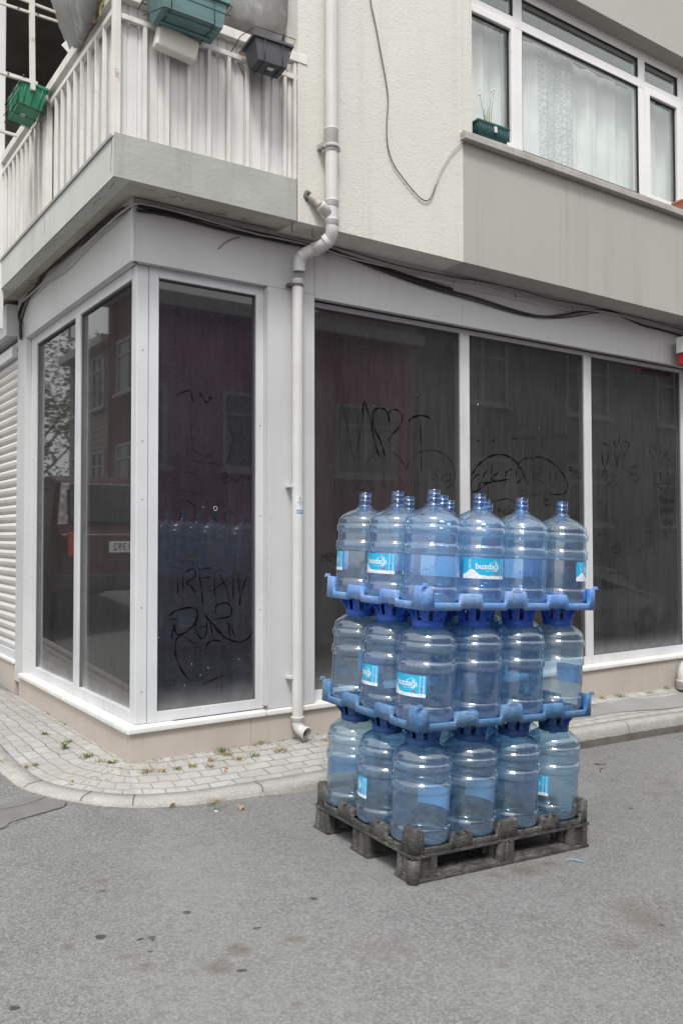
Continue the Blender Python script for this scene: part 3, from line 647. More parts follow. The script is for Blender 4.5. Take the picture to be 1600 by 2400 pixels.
# bay 1: short face right of the corner
W1 = B_
sw1 = MB()
YF = 0.05
mb = MB(); mb.box(0.128, 0.190, YF, YF + 0.06, 0.208, ZF); mb.box(0.864, 0.92, YF, YF + 0.06, 0.208, ZF)
mb.box(0.190, 0.864, YF, YF + 0.06, 0.208, GZ0); mb.box(0.190, 0.864, YF, YF + 0.06, GZ1, ZF)
win1 = mb.build('shop_window', M['frame'], B_, 0.003); win1['label'] = 'narrow dusty shop window right of the corner post, names drawn in its dust'
mb = MB()          # glazing bead
for b in ((0.190, 0.196, GZ0, GZ1), (0.858, 0.864, GZ0, GZ1), (0.196, 0.858, GZ0, GZ0 + .006), (0.196, 0.858, GZ1 - .006, GZ1)): mb.box(b[0], b[1], YF + 0.012, YF + 0.03, b[2], b[3])
mb.build('gasket', M['gasket'], win1)
p1 = pane_y('pane', 0.190, 0.864, GZ0, GZ1, YF + 0.03, M['glass_1'], win1)
# corner post
mb = MB(); mb.box(0.052, 0.126, 0.052, 0.126, 0.208, ZF); P('corner_post', mb, M['frame'], 0.006)
mb = MB(); mb.box(0.1263, 0.1277, 0.056, 0.06, 0.21, ZF); P('post_joint', mb, M['dark_gap'])
# bay 2-4
YW = 0.085
mb = MB()
X = [1.287, 1.342, 2.685, 2.787, 4.130, 4.232, 5.575, 5.66]
mb.box(1.287, 1.335, YW, YW + .07, .208, 2.945); mb.box(2.690, 2.787, YW, YW + .07, .208, 2.945); mb.box(4.150, 4.245, YW, YW + .07, .208, 2.945); mb.box(5.572, 5.70, YW, YW + .07, .208, 2.945)
for a, b in ((1.335, 2.690), (2.787, 4.150), (4.245, 5.572)):
    mb.box(a, b, YW, YW + .07, .208, GZ0 + 0.003); mb.box(a, b, YW, YW + .07, 2.912, 2.945)
win2 = mb.build('shop_window', M['frame'], B_, 0.003); win2['label'] = 'wide three pane dusty shop window right of the downpipe'
mb = MB()
for a, b in ((1.335, 2.690), (2.787, 4.150), (4.245, 5.572)):
    for q in ((a, a + .006, GZ0, 2.912), (b - .006, b, GZ0, 2.912), (a, b, GZ0 + .003, GZ0 + .009), (a, b, 2.905, 2.912)): mb.box(q[0], q[1], YW + 0.014, YW + .03, q[2], q[3])
mb.build('gasket', M['gasket'], win2)
panes = [pane_y('pane', a, b, GZ0 + .003, 2.912, YW + 0.03, M['glass_r'], win2) for a, b in ((1.335, 2.690), (2.787, 4.150), (4.245, 5.572))]
mb = MB(); mb.box(5.703, 12.0, 0.03, 0.2, 0.208, 2.945); P('pilaster', mb, M['alu'], .003)
# left face bay
XF = 0.05
mb = MB()
mb.box(XF, XF + .06, 0.128, 0.134, .208, ZF); mb.box(XF, XF + .06, 1.128, 1.235, .208, ZF); mb.box(XF, XF + .06, 2.245, 2.40, .208, ZF)
for a, b in ((0.134, 1.128), (1.235, 2.245)): mb.box(XF, XF + .06, a, b, .208, GZ0 + .005); mb.box(XF, XF + .06, a, b, GZ1 - .012, ZF)
win3 = mb.build('shop_window', M['frame'], B_, 0.003); win3['label'] = 'two pane shop window on the left face, reflecting the side street'
mb = MB()
for a, b in ((0.134, 1.128), (1.235, 2.245)):
    for q in ((b - .007, b, GZ0, GZ1 - .012), (a, a + .006, GZ0, GZ1 - .012), (a, b, GZ1 - .02, GZ1 - .012)): mb.box(XF + .012, XF + .03, q[0], q[1], q[2], q[3])
mb.build('gasket', M['gasket'], win3)
for a, b in ((0.134, 1.128), (1.235, 2.245)): pane_x('pane', a, b, GZ0 + .005, GZ1 - .012, XF + .03, M['glass_l'], win3)
# screw heads
NY = Vector((0, -1, 0)); NX = Vector((-1, 0, 0))
screws(win1, [(0.893, YF, z) for z in (2.80, 2.05, 1.46, 0.85)], NY)
screws(win1, [(0.20, 0.03, ZF - 0.001), (0.78, 0.03, ZF - .001)], NY)
screws(win1, [(0.09, 0.052, z) for z in (2.45, 1.9, 1.55, 0.9, 0.4)], NY)
screws(win3, [(XF, 2.33, z) for z in (2.5, 1.95, 1.4, 1.0, 0.4)], NX)
screws(win2, [(x, 0.0, 2.98) for x in (1.9, 2.4, 3.2, 3.6, 4.5, 5.0)], NY)

# writing wiped into the dust ------------------------------------------
def strokes(parent, y, lst, mat, wd=4.2):
    mb = MB()
    for k, (ox, oy, s_, pts, *ww) in enumerate(lst):
        pp = crom([onY(ox + a / s_, oy + b / s_, y) for a, b in pts], 5)
        for p in pp: p.y = y - 0.0004 * (k % 4)
        k = (ww[0] if ww else 1.0) * wd / 1000.0; n = len(pp)
        ribbon(mb, pp, [k * (0.75 + 0.35 * math.sin(i * 0.7 + k * 900) + (0.0 if 1 < i < n - 2 else -0.4)) for i in range(n)], Vector((0, -1, 0)))
    return mb.build('writing', mat, parent)
A = (300, 900, 3.136); Bq = (300, 1250, 3.136); Cq = (740, 850, 4.3556); Dq = (1080, 950, 4.9); Eq = (1370, 950, 3.92)
g1 = [(*Bq, [(365, 300), (366, 380), (368, 470)]), (*Bq, [(405, 290), (404, 350), (407, 420)]), (*Bq, [(405, 300), (440, 275), (475, 262), (500, 300), (470, 335), (430, 362), (460, 385), (485, 420), (498, 470)]),
      (*Bq, [(522, 255), (528, 330), (540, 400), (545, 470), (555, 545)]), (*Bq, [(522, 267), (565, 258), (612, 252)], .8), (*Bq, [(530, 326), (570, 324), (610, 318)], .8),
      (*Bq, [(645, 270), (635, 400), (642, 460), (652, 525)]), (*Bq, [(660, 260), (700, 350), (722, 400), (745, 505)]), (*Bq, [(600, 425), (650, 400), (690, 368), (730, 335)], .8),
      (*Bq, [(778, 250), (774, 370), (770, 500)]), (*Bq, [(785, 255), (812, 350), (820, 430), (820, 525), (835, 440), (855, 370), (888, 290)]),
      (*Bq, [(300, 612), (330, 580), (370, 560), (450, 545), (500, 560), (512, 600), (498, 655), (450, 705), (400, 738), (365, 742), (345, 705), (352, 650)], 1.4), (*Bq, [(345, 650), (330, 720), (322, 795)], 1.2),
      (*Bq, [(512, 580), (500, 640), (502, 700), (530, 768), (565, 755), (580, 700), (580, 590)], 1.2), (*Bq, [(545, 560), (580, 620), (640, 680), (690, 740), (717, 785)], 1.1), (*Bq, [(575, 590), (605, 660), (628, 770)]), (*Bq, [(545, 555), (552, 540)]),
      (*Bq, [(630, 560), (622, 625)], .8), (*Bq, [(645, 600), (645, 545), (665, 520), (720, 512), (755, 535), (762, 580), (745, 610), (690, 622), (620, 632)], 1.2), (*Bq, [(722, 625), (742, 690), (746, 795)], 1.2), (*Bq, [(740, 640), (765, 700), (790, 775)]),
      (*Bq, [(615, 662), (660, 715), (710, 760), (780, 793), (850, 793), (900, 750), (928, 680), (930, 600), (920, 545)], 1.3), (*Bq, [(285, 640), (330, 628), (365, 640)], .8), (*Bq, [(520, 690), (560, 683), (590, 672)], .7),
      (*Bq, [(400, 745), (362, 770), (348, 830), (352, 890), (375, 970), (420, 1040), (465, 1100)], 1.3), (*Bq, [(400, 750), (450, 785), (505, 818)], .8), (*Bq, [(570, 865), (582, 815), (610, 790), (650, 785), (705, 800)], 1.2), (*Bq, [(545, 1118), (600, 1085), (660, 1060), (710, 1035)], .9),
      (*A, [(340, 85), (400, 62), (455, 48), (470, 90), (482, 145)]), (*A, [(520, 108), (530, 68), (548, 100), (572, 132), (595, 125), (602, 92), (632, 132)]), (*A, [(724, 108), (720, 160)]), (*A, [(790, 245), (825, 235)], 1.2)]
g1b = [(*A, [(690, 655), (700, 690), (706, 725)]), (*A, [(690, 660), (720, 650), (728, 668), (708, 688), (745, 680), (758, 698), (740, 715), (702, 722)]), (*A, [(762, 660), (770, 700), (800, 712), (830, 680), (838, 650)]), (*A, [(845, 665), (870, 692), (905, 675), (918, 655)]),
       (*A, [(370, 785), (430, 788), (490, 797), (600, 826)]), (*A, [(384, 860), (386, 930), (378, 1010)], 1.2), (*A, [(385, 862), (440, 860), (485, 895), (497, 945), (480, 990), (440, 1012)], 1.2), (*A, [(585, 850), (600, 930), (650, 1000), (705, 1035)]),
       (*A, [(695, 840), (660, 890), (640, 950), (625, 985)]), (*A, [(697, 860), (705, 950), (725, 1035)]), (*A, [(730, 925), (790, 958)], .8), (*A, [(745, 180), (745, 300), (772, 390), (755, 480), (735, 560), (700, 600)]), (*A, [(415, 650), (460, 652), (500, 675)], .8),
       (*A, [(465, 90), (460, 250), (470, 420), (468, 560)], .8), (*A, [(470, 560), (550, 575), (640, 585), (720, 598)], .6), (*A, [(480, 480), (560, 530), (640, 500)], .7), (*A, [(585, 520), (640, 560), (600, 590)], .7),
       (*Bq, [(690, 1100), (690, 1170)], .7), (*Bq, [(290, 250), (340, 245), (390, 262)], .8), (*Bq, [(380, 225), (430, 190), (480, 215), (510, 260)], .6)]
tag(strokes(win1, YF + 0.0285, g1, M['wiped'], 3.6), 'IRFAN and DURU with a heart drawn in the dust')
strokes(win1, YF + 0.0285, g1b, M['wiped_faint'], 2.6)
g2 = [(*Cq, [(262, 400), (290, 520), (330, 680), (345, 800), (370, 920), (402, 990)], .6), (*Cq, [(405, 985), (430, 850), (455, 700), (480, 560), (492, 400)], .7), (*Cq, [(472, 520), (482, 440), (496, 395), (530, 500), (562, 610), (590, 760), (620, 880), (660, 988)], 1.3),
      (*Cq, [(748, 618), (740, 540), (715, 490), (670, 465), (620, 468), (585, 510), (577, 580), (600, 680), (650, 780), (685, 880), (702, 960)], 1.5), (*Cq, [(740, 540), (752, 495), (790, 475), (840, 490), (878, 540), (876, 610), (830, 680), (770, 745), (738, 810)], 1.3),
      (*Cq, [(950, 608), (958, 578), (1000, 552), (1070, 538), (1130, 550), (1182, 578)], 1.7), (*Cq, [(1066, 545), (1068, 700), (1072, 900), (1076, 1110)], 1.0),
      (*Dq, [(115, 815), (150, 750), (190, 690), (260, 630), (330, 585), (430, 562), (520, 575), (590, 612), (640, 660), (662, 715)], 1.5), (*Dq, [(655, 740), (662, 670), (690, 635), (740, 608), (790, 603), (830, 615)], 1.0), (*Dq, [(830, 600), (885, 590), (960, 610), (1060, 670), (1150, 765), (1195, 830), (1222, 895), (1222, 950), (1195, 1005), (1150, 1025), (1062, 1018)], 1.3),
      (*Dq, [(240, 798), (180, 800), (125, 860), (112, 930), (125, 985), (160, 992)], 1.1), (*Dq, [(115, 1000), (190, 975), (255, 925), (310, 890)], 1.2), (*Dq, [(305, 735), (260, 800), (225, 880), (195, 955)], 1.3), (*Dq, [(352, 655), (348, 740), (345, 830), (340, 885)], 1.2),
      (*Dq, [(212, 888), (320, 888), (420, 868), (545, 848)], 1.4), (*Dq, [(440, 755), (390, 800), (350, 845), (400, 872), (450, 868)], 1.2), (*Dq, [(585, 745), (555, 738), (525, 760), (510, 820), (512, 905)], 1.6), (*Dq, [(500, 845), (545, 835)], 1.2),
      (*Dq, [(640, 712), (632, 780), (636, 840)], 1.3), (*Dq, [(625, 892), (670, 868), (708, 820), (706, 770), (690, 725), (650, 712)], 1.3), (*Dq, [(725, 770), (728, 830), (742, 885)], 1.2),
      (*Dq, [(185, 375), (190, 405), (222, 405)], 1.2), (*Dq, [(360, 385), (370, 410), (380, 375)], 1.2), (*Dq, [(432, 345), (440, 370)]), (*Dq, [(555, 378), (600, 382), (660, 378)]), (*Dq, [(1225, 745), (1238, 712), (1262, 708), (1262, 740), (1235, 745), (1272, 752)], .9),
      (*Eq, [(150, 362), (178, 352), (216, 372)]), (*Eq, [(155, 390), (158, 480), (166, 585)]), (*Eq, [(222, 405), (212, 480), (190, 560), (165, 620), (145, 685)], 1.1), (*Eq, [(265, 400), (280, 480), (292, 570), (305, 480), (320, 410)], 1.1), (*Eq, [(255, 365), (265, 328), (288, 378), (320, 295)]), (*Eq, [(332, 345), (326, 378)]),
      (*Eq, [(350, 352), (375, 335), (402, 345), (400, 385), (362, 402)], 1.1), (*Eq, [(345, 410), (345, 470)], 1.2), (*Eq, [(376, 420), (365, 450), (355, 495)], 1.2), (*Eq, [(284, 405), (284, 440)], 1.3)]
g2b = [(*Cq, [(262, 400), (245, 550), (235, 720), (210, 920)], .8), (*Cq, [(520, 1145), (512, 1050), (550, 970), (610, 925), (680, 908)], .9), (*Cq, [(755, 912), (830, 945), (885, 1010), (925, 1090), (940, 1030), (962, 990)], .9), (*Cq, [(975, 968), (1030, 925), (1120, 898), (1210, 895), (1300, 930), (1370, 990), (1410, 1070), (1420, 1150), (1390, 1230), (1330, 1290)], .9),
       (*Cq, [(1245, 1108), (1200, 1128), (1230, 1160), (1205, 1200), (1180, 1150)], .8), (*Cq, [(1245, 1180), (1215, 1235)], .7), (*Cq, [(1370, 1140), (1310, 1145), (1285, 1190), (1320, 1215), (1362, 1195), (1372, 1130), (1365, 1290)], .8), (*Cq, [(690, 1130), (690, 1250), (720, 1260)], .8), (*Cq, [(870, 1150), (850, 1190), (885, 1215), (850, 1260)], .8), (*Cq, [(965, 1165), (965, 1265)], .8), (*Cq, [(1000, 1200), (1012, 1255), (1060, 1230)], .8), (*Cq, [(440, 1200), (440, 1290), (500, 1280), (505, 1200)], .8), (*Cq, [(530, 1200), (560, 1300), (600, 1270)], .8), (*Cq, [(380, 1230), (400, 1290), (440, 1240)], .7),
       (*Dq, [(742, 850), (752, 895), (770, 900), (776, 805)]), (*Dq, [(842, 735), (832, 810), (825, 890)]), (*Dq, [(842, 732), (895, 712), (920, 748), (890, 790), (855, 825), (905, 868), (965, 908)]), (*Dq, [(1020, 700), (1018, 770), (1020, 850), (1050, 932), (1075, 870), (1095, 790), (1115, 738)], 1.1),
       (*Dq, [(1300, 740), (1290, 770), (1315, 785), (1330, 755), (1305, 740)], .8), (*Dq, [(1345, 770), (1332, 820), (1375, 830), (1380, 790), (1352, 770)], .8), (*Dq, [(840, 1028), (930, 1015)]), (*Dq, [(962, 1005), (956, 1060), (1040, 1078), (1045, 1008), (962, 1005)], 1.1), (*Dq, [(1015, 1100), (960, 1095), (945, 1130), (1010, 1140), (1060, 1110)], 1.6),
       (*Dq, [(350, 1112), (440, 1085), (540, 1072), (620, 1112)], 1.1), (*Dq, [(770, 1080), (820, 1040), (880, 1022)], 1.0), (*Dq, [(1293, 1305), (1330, 1220), (1370, 1130)], 1.0), (*Dq, [(1215, 1228), (1260, 1280), (1300, 1325)], 1.0), (*Dq, [(665, 985), (668, 1035), (712, 1030)], .7), (*Dq, [(665, 985), (715, 975)], .7), (*Dq, [(740, 980), (745, 1025), (790, 1015)], .7), (*Dq, [(800, 985), (805, 1025), (840, 1000)], .6),
       (*Dq, [(385, 1160), (388, 1220)], .7), (*Dq, [(415, 1215), (420, 1170), (450, 1215), (455, 1165)], .7), (*Dq, [(520, 1210), (540, 1150), (560, 1205)], .7), (*Dq, [(640, 375), (700, 372), (760, 378)], .6), (*Dq, [(790, 370), (860, 372)], .8), (*Dq, [(905, 392), (935, 400), (962, 372)], .9), (*Dq, [(1115, 325), (1125, 370), (1180, 345), (1200, 400), (1218, 330)], .7),
       (*Eq, [(190, 602), (192, 668), (215, 640), (205, 612), (190, 602)]), (*Eq, [(254, 665), (260, 632), (276, 636)]), (*Eq, [(284, 640), (290, 662), (302, 662), (304, 640)]), (*Eq, [(500, 578), (455, 560), (415, 575), (420, 630), (485, 640), (488, 690), (420, 705)], 1.3), (*Eq, [(440, 550), (442, 720)], .9), (*Eq, [(470, 550), (468, 720)], .7),
       (*Eq, [(655, 530), (610, 460), (590, 400), (605, 368), (635, 385), (648, 425), (655, 385), (680, 368), (695, 395), (685, 450), (655, 530)]), (*Eq, [(718, 395), (722, 475), (755, 400), (748, 470), (775, 500), (800, 560)], 1.1), (*Eq, [(520, 392), (552, 396)]), (*Eq, [(546, 400), (545, 448)]),
       (*Eq, [(735, 822), (700, 770), (655, 720), (638, 670), (650, 628), (680, 625), (695, 660), (695, 695)]), (*Eq, [(697, 700), (690, 640), (715, 608), (755, 615), (778, 660), (768, 730), (735, 822)], 1.3), (*Eq, [(635, 720), (700, 712), (790, 716)], .8), (*Eq, [(782, 680), (790, 700)]), (*Eq, [(780, 765), (796, 748)]),
       (*Eq, [(252, 1345), (246, 1300), (275, 1312), (292, 1260), (312, 1300), (325, 1335), (290, 1352), (252, 1345)], 1.2), (*Eq, [(290, 1270), (290, 1345)]), (*Eq, [(105, 1300), (110, 1210), (150, 1180), (190, 1210)]), (*Eq, [(470, 1300), (500, 1350), (520, 1300), (560, 1290)]), (*Eq, [(560, 1300), (552, 1340)]), (*Eq, [(580, 1295), (572, 1335)]), (*Eq, [(200, 720), (235, 705), (210, 740), (240, 755)]), (*Eq, [(275, 705), (290, 740), (300, 705)]),
       (*Eq, [(700, 1180), (735, 1150), (745, 1250)]), (*Eq, [(760, 1080), (790, 1100), (770, 1150), (800, 1180)]), (*Eq, [(780, 1240), (810, 1260)]), (*Eq, [(125, 985), (130, 1020), (145, 1005)]), (*Eq, [(110, 870), (150, 880), (120, 910)]), (*Eq, [(565, 1125), (570, 1170), (600, 1160), (600, 1120)])]
tag(strokes(win2, YW + 0.0285, g2, M['wiped'], 4.2), 'M heart T, arches and names drawn in the dust')
strokes(win2, YW + 0.0285, g2b, M['wiped_faint'], 3.0)
# small name written in the dust, three lines
mb = MB()
for k, (txt, u, v, s_) in enumerate([('Mehmt', 1543, 1178, 0.105), ('efeves', 1545, 1206, 0.105), ('SEVR', 1553, 1232, 0.09), ('MEN', 752, 1318, 0.085), ('ENGAD', 1165, 1205, 0.07)]):
    vv_, ff_ = text2d(txt, s_, -0.006); p0 = onY(u, v, YW + 0.0285)
    mb.add([(p0.x + x * 0.8, YW + 0.0285, p0.z + y + 0.1 * x * (1 if k % 2 else -0.5)) for x, y in vv_], ff_)
mb.build('writing', M['wiped_faint'], win2)
# paint flecks and the little hole in the dust
mb = MB()
for (u, v, y_) in ((476, 1188, YF + .028), (1119, 948, YW + .028), (1262, 1004, YW + .028), (450, 1556, YF + .028), (470, 1582, YF + .028), (433, 1606, YF + .028), (875, 951, YW + .028), (976, 925, YW + .028), (372, 1494, YF + .028), (560, 1545, YF + .028), (488, 1565, YF + .028)):
    p = onY(u, v, y_); r = 0.0022 if u != 1119 else 0.005
    mb.add([(p.x + r * math.cos(a) * (1 + .4 * math.sin(3 * a)), y_ - .001, p.z + r * 1.6 * math.sin(a)) for a in [k * .785 for k in range(8)]], [tuple(range(8))])
p = onY(505, 1192, YF + .027); mb.tube([(p.x + .012 * math.cos(a) * (1 + .25 * math.sin(3 * a)), p.y, p.z + .014 * math.sin(a)) for a in [k * .524 for k in range(12)]], 0.0016, 5, closed=True)
mb.build('paint_fleck', M['chalk'], win1)

# neighbour to the left: roller shutter and fascia ---------------------
NB = empty('neighbouring_shop', (0.02, 2.7, 0), 'neighbouring shop with a closed white slatted roller shutter, left edge', 'shop')
def PN(name, mb, mat, bevel=0.0):
    o = mb.build(name, mat, None, bevel); return rel(o, NB)
mb = MB(); pr_ = []
z = 0.36; y0, y1 = 2.70, 6.0
while z < 3.0:
    pr_ += [(0.030, z), (0.016, z + .020), (0.012, z + .045), (0.022, z + .066), (0.040, z + .0735)]; z += .078
mb.add([(a, y0, b) for a, b in pr_] + [(a, y1, b) for a, b in pr_], [(i, i + 1, len(pr_) + i + 1, len(pr_) + i)[::-1] for i in range(len(pr_) - 1)], 0, False)
PN('roller_shutter', mb, simple('white_shutter_slat', (0.62, 0.615, 0.59), 0.5, (0.56, 0.55, 0.52), 2, streak=((0.4, 0.37, 0.32), 0.3)))
mb = MB(); mb.box(0.005, 0.3, 2.70, 6.0, 0.20, 0.36); PN('shutter_base', mb, M['frame'], .003)
mb = MB(); mb.box(-0.015, 0.3, 2.66, 6.0, 0.255, 0.285); PN('sill', mb, M['marble'], .008)
mb = MB(); mb.box(0.0, 0.3, 2.67, 6.0, -0.3, 0.255); PN('plinth', mb, M['plinth'], .003)
mb = MB(); mb.box(-0.09, 0.3, 2.67, 6.0, 3.03, 3.30); PN('fascia', mb, M['alu'], .003)
mb = MB(); mb.box(-0.03, 0.012, 2.72, 6.0, 2.86, 2.95); PN('shutter_box', mb, M['frame'], .003)
mb = MB(); mb.box(0.1, 0.4, 2.66, 6.0, 2.8, 3.35); PN('wall', mb, M['dark_wall'])

# upper floors ---------------------------------------------------------
XR0, XW = 0.985, 2.40         # wall starts right of the balcony, painted panel starts at XW
ZB = 3.322
mb = MB(); mb.box(XR0, XW, YO, 0.6, ZB, 9.0); mb.box(XW - 0.001, 2.495, YO, 0.6, 4.30, 9.0)
P('wall', mb, M['stucco'], label='rough cream stucco wall beside the downpipe')
mb = MB(); mb.box(XW, 12.0, YO + 0.001, 0.0, ZB, 4.285); P('spandrel_panel', mb, M['spandrel'])
mb = MB(); mb.box(2.495, 12.0, YO + 0.001, 0.1, 5.725, 9.0); P('wall', mb, M['spandrel'], label='grey green wall above the upstairs window')
# soffits
mb = MB()
mb.add([(XO, YO, ZO), (12.0, YO, ZO), (12.0, 0.06, ZS + 0.008), (0.06, 0.06, ZS + 0.008), (0.06, 9, ZS + .008), (XO, 9, ZO)], [(0, 3, 2, 1), (0, 5, 4, 3)])
so = P('soffit', mb, M['soffit'])
# weathered cracks on the soffit
mb = MB()
def sof(u, v):
    d = ray(u, v)
    for yy in (0,):
        pass
    # intersect the two sloping soffit faces
    n1 = Vector((0, -(ZS + .008 - ZO) / 0.33, 1)); p1_ = Vector((0, YO, ZO)); a = CAM + d * ((p1_ - CAM).dot(n1) / d.dot(n1))
    n2 = Vector((-(ZS + .008 - ZO) / 0.27, 0, 1)); p2_ = Vector((XO, 0, ZO)); b = CAM + d * ((p2_ - CAM).dot(n2) / d.dot(n2))
    return (a if a.z < b.z else b) + Vector((0, 0, -0.003))
for path, wd in ([(270, 423), (250, 450), (225, 472), (205, 497), (185, 515)], 2.5), ([(160, 540), (130, 563), (100, 590), (75, 618)], 1.2), ([(277, 425), (300, 430), (330, 440), (365, 447)], 2), ([(395, 455), (405, 463), (420, 458), (430, 470)], 2), ([(60, 640), (40, 655), (10, 690)], 1):
    pp = crom([sof(*q) for q in path], 6); pp = [p + Vector((noise.noise(p * 30), noise.noise(p * 33), 0)) * 0.008 for p in pp]
    ribbon(mb, pp, [wd * .001 * (0.5 + 1.2 * abs(noise.noise(p * 25))) for p in pp], Vector((0, 0, 1)))
mb.build('crack', M['cable_brown'], so)
# balcony: slab, railings -----------------------------------------------
bal = MB(); ZT = 3.575
bal.add([(XO, YO - .002, ZO), (0.975, YO - .002, ZO), (0.975, YO - .002, ZT + .012), (XO, YO - .002, ZT - .004), (XO, 9, ZO), (XO, 9, ZT), (0.975, 0.3, ZT), (0.975, 0.3, ZO), (0.3, 9, ZT)],
        [(0, 1, 2, 3), (3, 2, 6, 8, 5)])
slab = P('balcony', bal, M['slab'], label='grey painted concrete balcony slab round the corner with railings')
mb = MB(); mb.box(XO - .001, XO + .1, YO + .0, 9, ZO + .001, ZT - .03); so2 = mb.build('slab_edge', M['slab_left'], slab)
mb = MB(); mb.box(XO - .012, XO + .1, YO + .02, 9, ZT - .028, ZT - .008); mb.build('edge_flashing', simple('galvanised_flashing', (0.33, 0.34, 0.34), 0.5), slab)
mb = MB(); ribbon(mb, crom([onX(u, v, XO - .003) for u, v in ((103, 485), (104, 510), (105, 530), (102, 555))], 5), .002, Vector((-1, 0, 0)))
ribbon(mb, [onX(u, v, XO - .003) + Vector((0, 0, 0)) for u, v in ((261, 310), (262, 345), (260, 380), (259, 405))], .0022, Vector((-1, 0, 0))); mb.build('crack', M['cable_brown'], slab)
RY = YO + 0.02
def wavy(mb, x0, x1, fixed, z0, z1, axis_, pitch=0.062, off=0):
    """trapezoid-ribbed sheet"""
    pr_ = []; s_ = x0
    while s_ < x1:
        pr_ += [(s_, 0), (s_ + pitch * .72, 0), (s_ + pitch * .80, .008), (s_ + pitch * .92, .008)]; s_ += pitch
    pr_ = [(min(a, x1), b) for a, b in pr_]
    q = [(a, fixed + b, zz) if axis_ == 'x' else (fixed + b, a, zz) for zz in (z0, z1) for a, b in pr_]; n = len(pr_)
    mb.add(q, [(i, i + 1, n + i + 1, n + i) if axis_ == 'x' else (i + 1, i, n + i, n + i + 1) for i in range(n - 1)])
# front railing
rl = MB(); rl.box(-0.19, 1.055, RY - .026, RY + .03, 4.345, 4.405)
rail1 = rl.build('railing', M['rail'], slab, 0.004); rail1['label'] = 'rusting white railing on the right-hand face of the balcony'
mb = MB(); mb.box(-0.19, 1.035, RY - .014, RY + .012, 4.232, 4.262); mb.build('lower_rail', M['rail'], rail1, .003)
b0 = MB().box(-0.011, 0.011, RY - .012, RY + .01, 3.57, 4.232).build('baluster', M['rail'], rail1, .002)
for k, x in enumerate((-0.026, 0.11, 0.246, 0.374, 0.506, 0.632, 0.765, 0.899)):
    b = b0 if k == 0 else b0.copy()
    if k: C.objects.link(b)
    b.location = (x, 0, 0)
mb = MB(); mb.box(0.958, 0.980, RY - .017, RY + .014, 3.590, 4.343); mb.build('end_post', M['rail'], rail1, .003)
mb = MB(); wavy(mb, -0.17, 0.925, RY + .022, 3.56, 4.345, 'x'); mb.build('corrugated_sheet', M['sheet'], rail1)
mb = MB(); mb.box(0.930, 0.957, RY + .01, RY + .03, 3.592, 4.30); o = mb.build('marble_strip', M['marble'], rail1, .003)
mb = MB(); mb.box(-0.215, -0.172, RY - .02, RY + .02, 3.55, 5.6); mb.build('corner_post', M['rail'], rail1, .004)
# torn brown edge in the sheet
mb = MB(); pts_ = [onY(u, v, RY + .018) for u, v in ((557, 143), (575, 178), (573, 180), (566, 168))]; mb.add([tuple(p) for p in pts_], [(0, 1, 2, 3)])
pts_ = [onY(u, v, RY + .018) for u, v in ((558, 122), (573, 113), (580, 118), (578, 135), (565, 130))]; mb.add([tuple(p) for p in pts_], [(0, 1, 2, 3, 4)]); mb.build('rust_hole', M['rust'], rail1)
# side railing
RX = XO + 0.012
rl = MB(); rl.box(RX - .022, RX + .03, RY + .02, 5.0, 4.345, 4.41)
rail2 = rl.build('railing', M['rail'], slab, .004); rail2['label'] = 'white barred railing along the left face of the balcony'
mb = MB(); mb.box(RX - .014, RX + .012, RY + .02, 5.0, 4.255, 4.29); mb.build('lower_rail', M['rail'], rail2, .003)
b0 = MB().box(RX - .012, RX + .008, -0.011, 0.011, 3.56, 4.256).build('baluster', M['rail'], rail2, .002)
k = 0; y = -0.075
while y < 3.3:
    if not (0.98 < y < 1.19):
        b = b0 if k == 0 else b0.copy()
        if k: C.objects.link(b)
        b.location = (0, y, 0); k += 1
    y += 0.135 if y < 1 else 0.125
mb = MB(); mb.box(RX - .02, RX + .02, 1.03, 1.135, 3.56, 4.40); mb.build('post', M['rail'], rail2, .004)
mb = MB(); wavy(mb, -0.22, 5.0, RX + .03, 3.56, 4.345, 'y'); mb.build('corrugated_sheet', M['sheet'], rail2)
# recess behind the balcony
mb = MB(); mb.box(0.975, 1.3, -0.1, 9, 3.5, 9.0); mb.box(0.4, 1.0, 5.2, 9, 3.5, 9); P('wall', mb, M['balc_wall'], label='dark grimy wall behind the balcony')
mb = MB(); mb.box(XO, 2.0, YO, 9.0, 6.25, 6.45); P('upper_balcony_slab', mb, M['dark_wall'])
mb = MB(); mb.box(XO, XO + .02, YO, 9, 6.45, 7.4); P('upper_balcony_front', mb, M['slab_left'])

# upstairs window
YU = -0.12
wz = [4.30, 4.40, 5.368, 5.462, 5.632, 5.725]
mb = MB()
mb.box(2.496, 7.0, YU, YU + .07, 4.30, 4.40); mb.box(2.496, 7.0, YU, YU + .07, 5.640, 5.725); mb.box(2.496, 7.0, YU - .004, YU + .066, 5.378, 5.455)
for a, b in ((2.496, 2.60), (3.085, 3.185), (4.680, 4.775), (5.275, 5.36), (6.9, 7.0)): mb.box(a, b, YU - .002, YU + .068, 4.40, 5.640)
mb2 = MB(); mb2.box(7.001, 12.0, YO + .002, .6, 4.30, 5.724); P('wall', mb2, M['spandrel'])
upw = mb.build('upstairs_window', M['white_pvc'], B_, .004); upw['label'] = 'wide white framed upstairs window with net curtains'
def sash(x0, x1, z0, z1, w=.055, d=.022):
    mb = MB(); y = YU - d
    mb.box(x0, x0 + w, y, y + .03, z0, z1); mb.box(x1 - w, x1, y, y + .03, z0, z1); mb.box(x0 + w, x1 - w, y, y + .03, z0, z0 + w); mb.box(x0 + w, x1 - w, y, y + .03, z1 - w, z1)
    return mb.build('sash', M['white_pvc'], upw, .006)
sash(2.56, 3.095, 4.36, 5.385); sash(4.765, 5.285, 4.36, 5.385)
mb = MB()
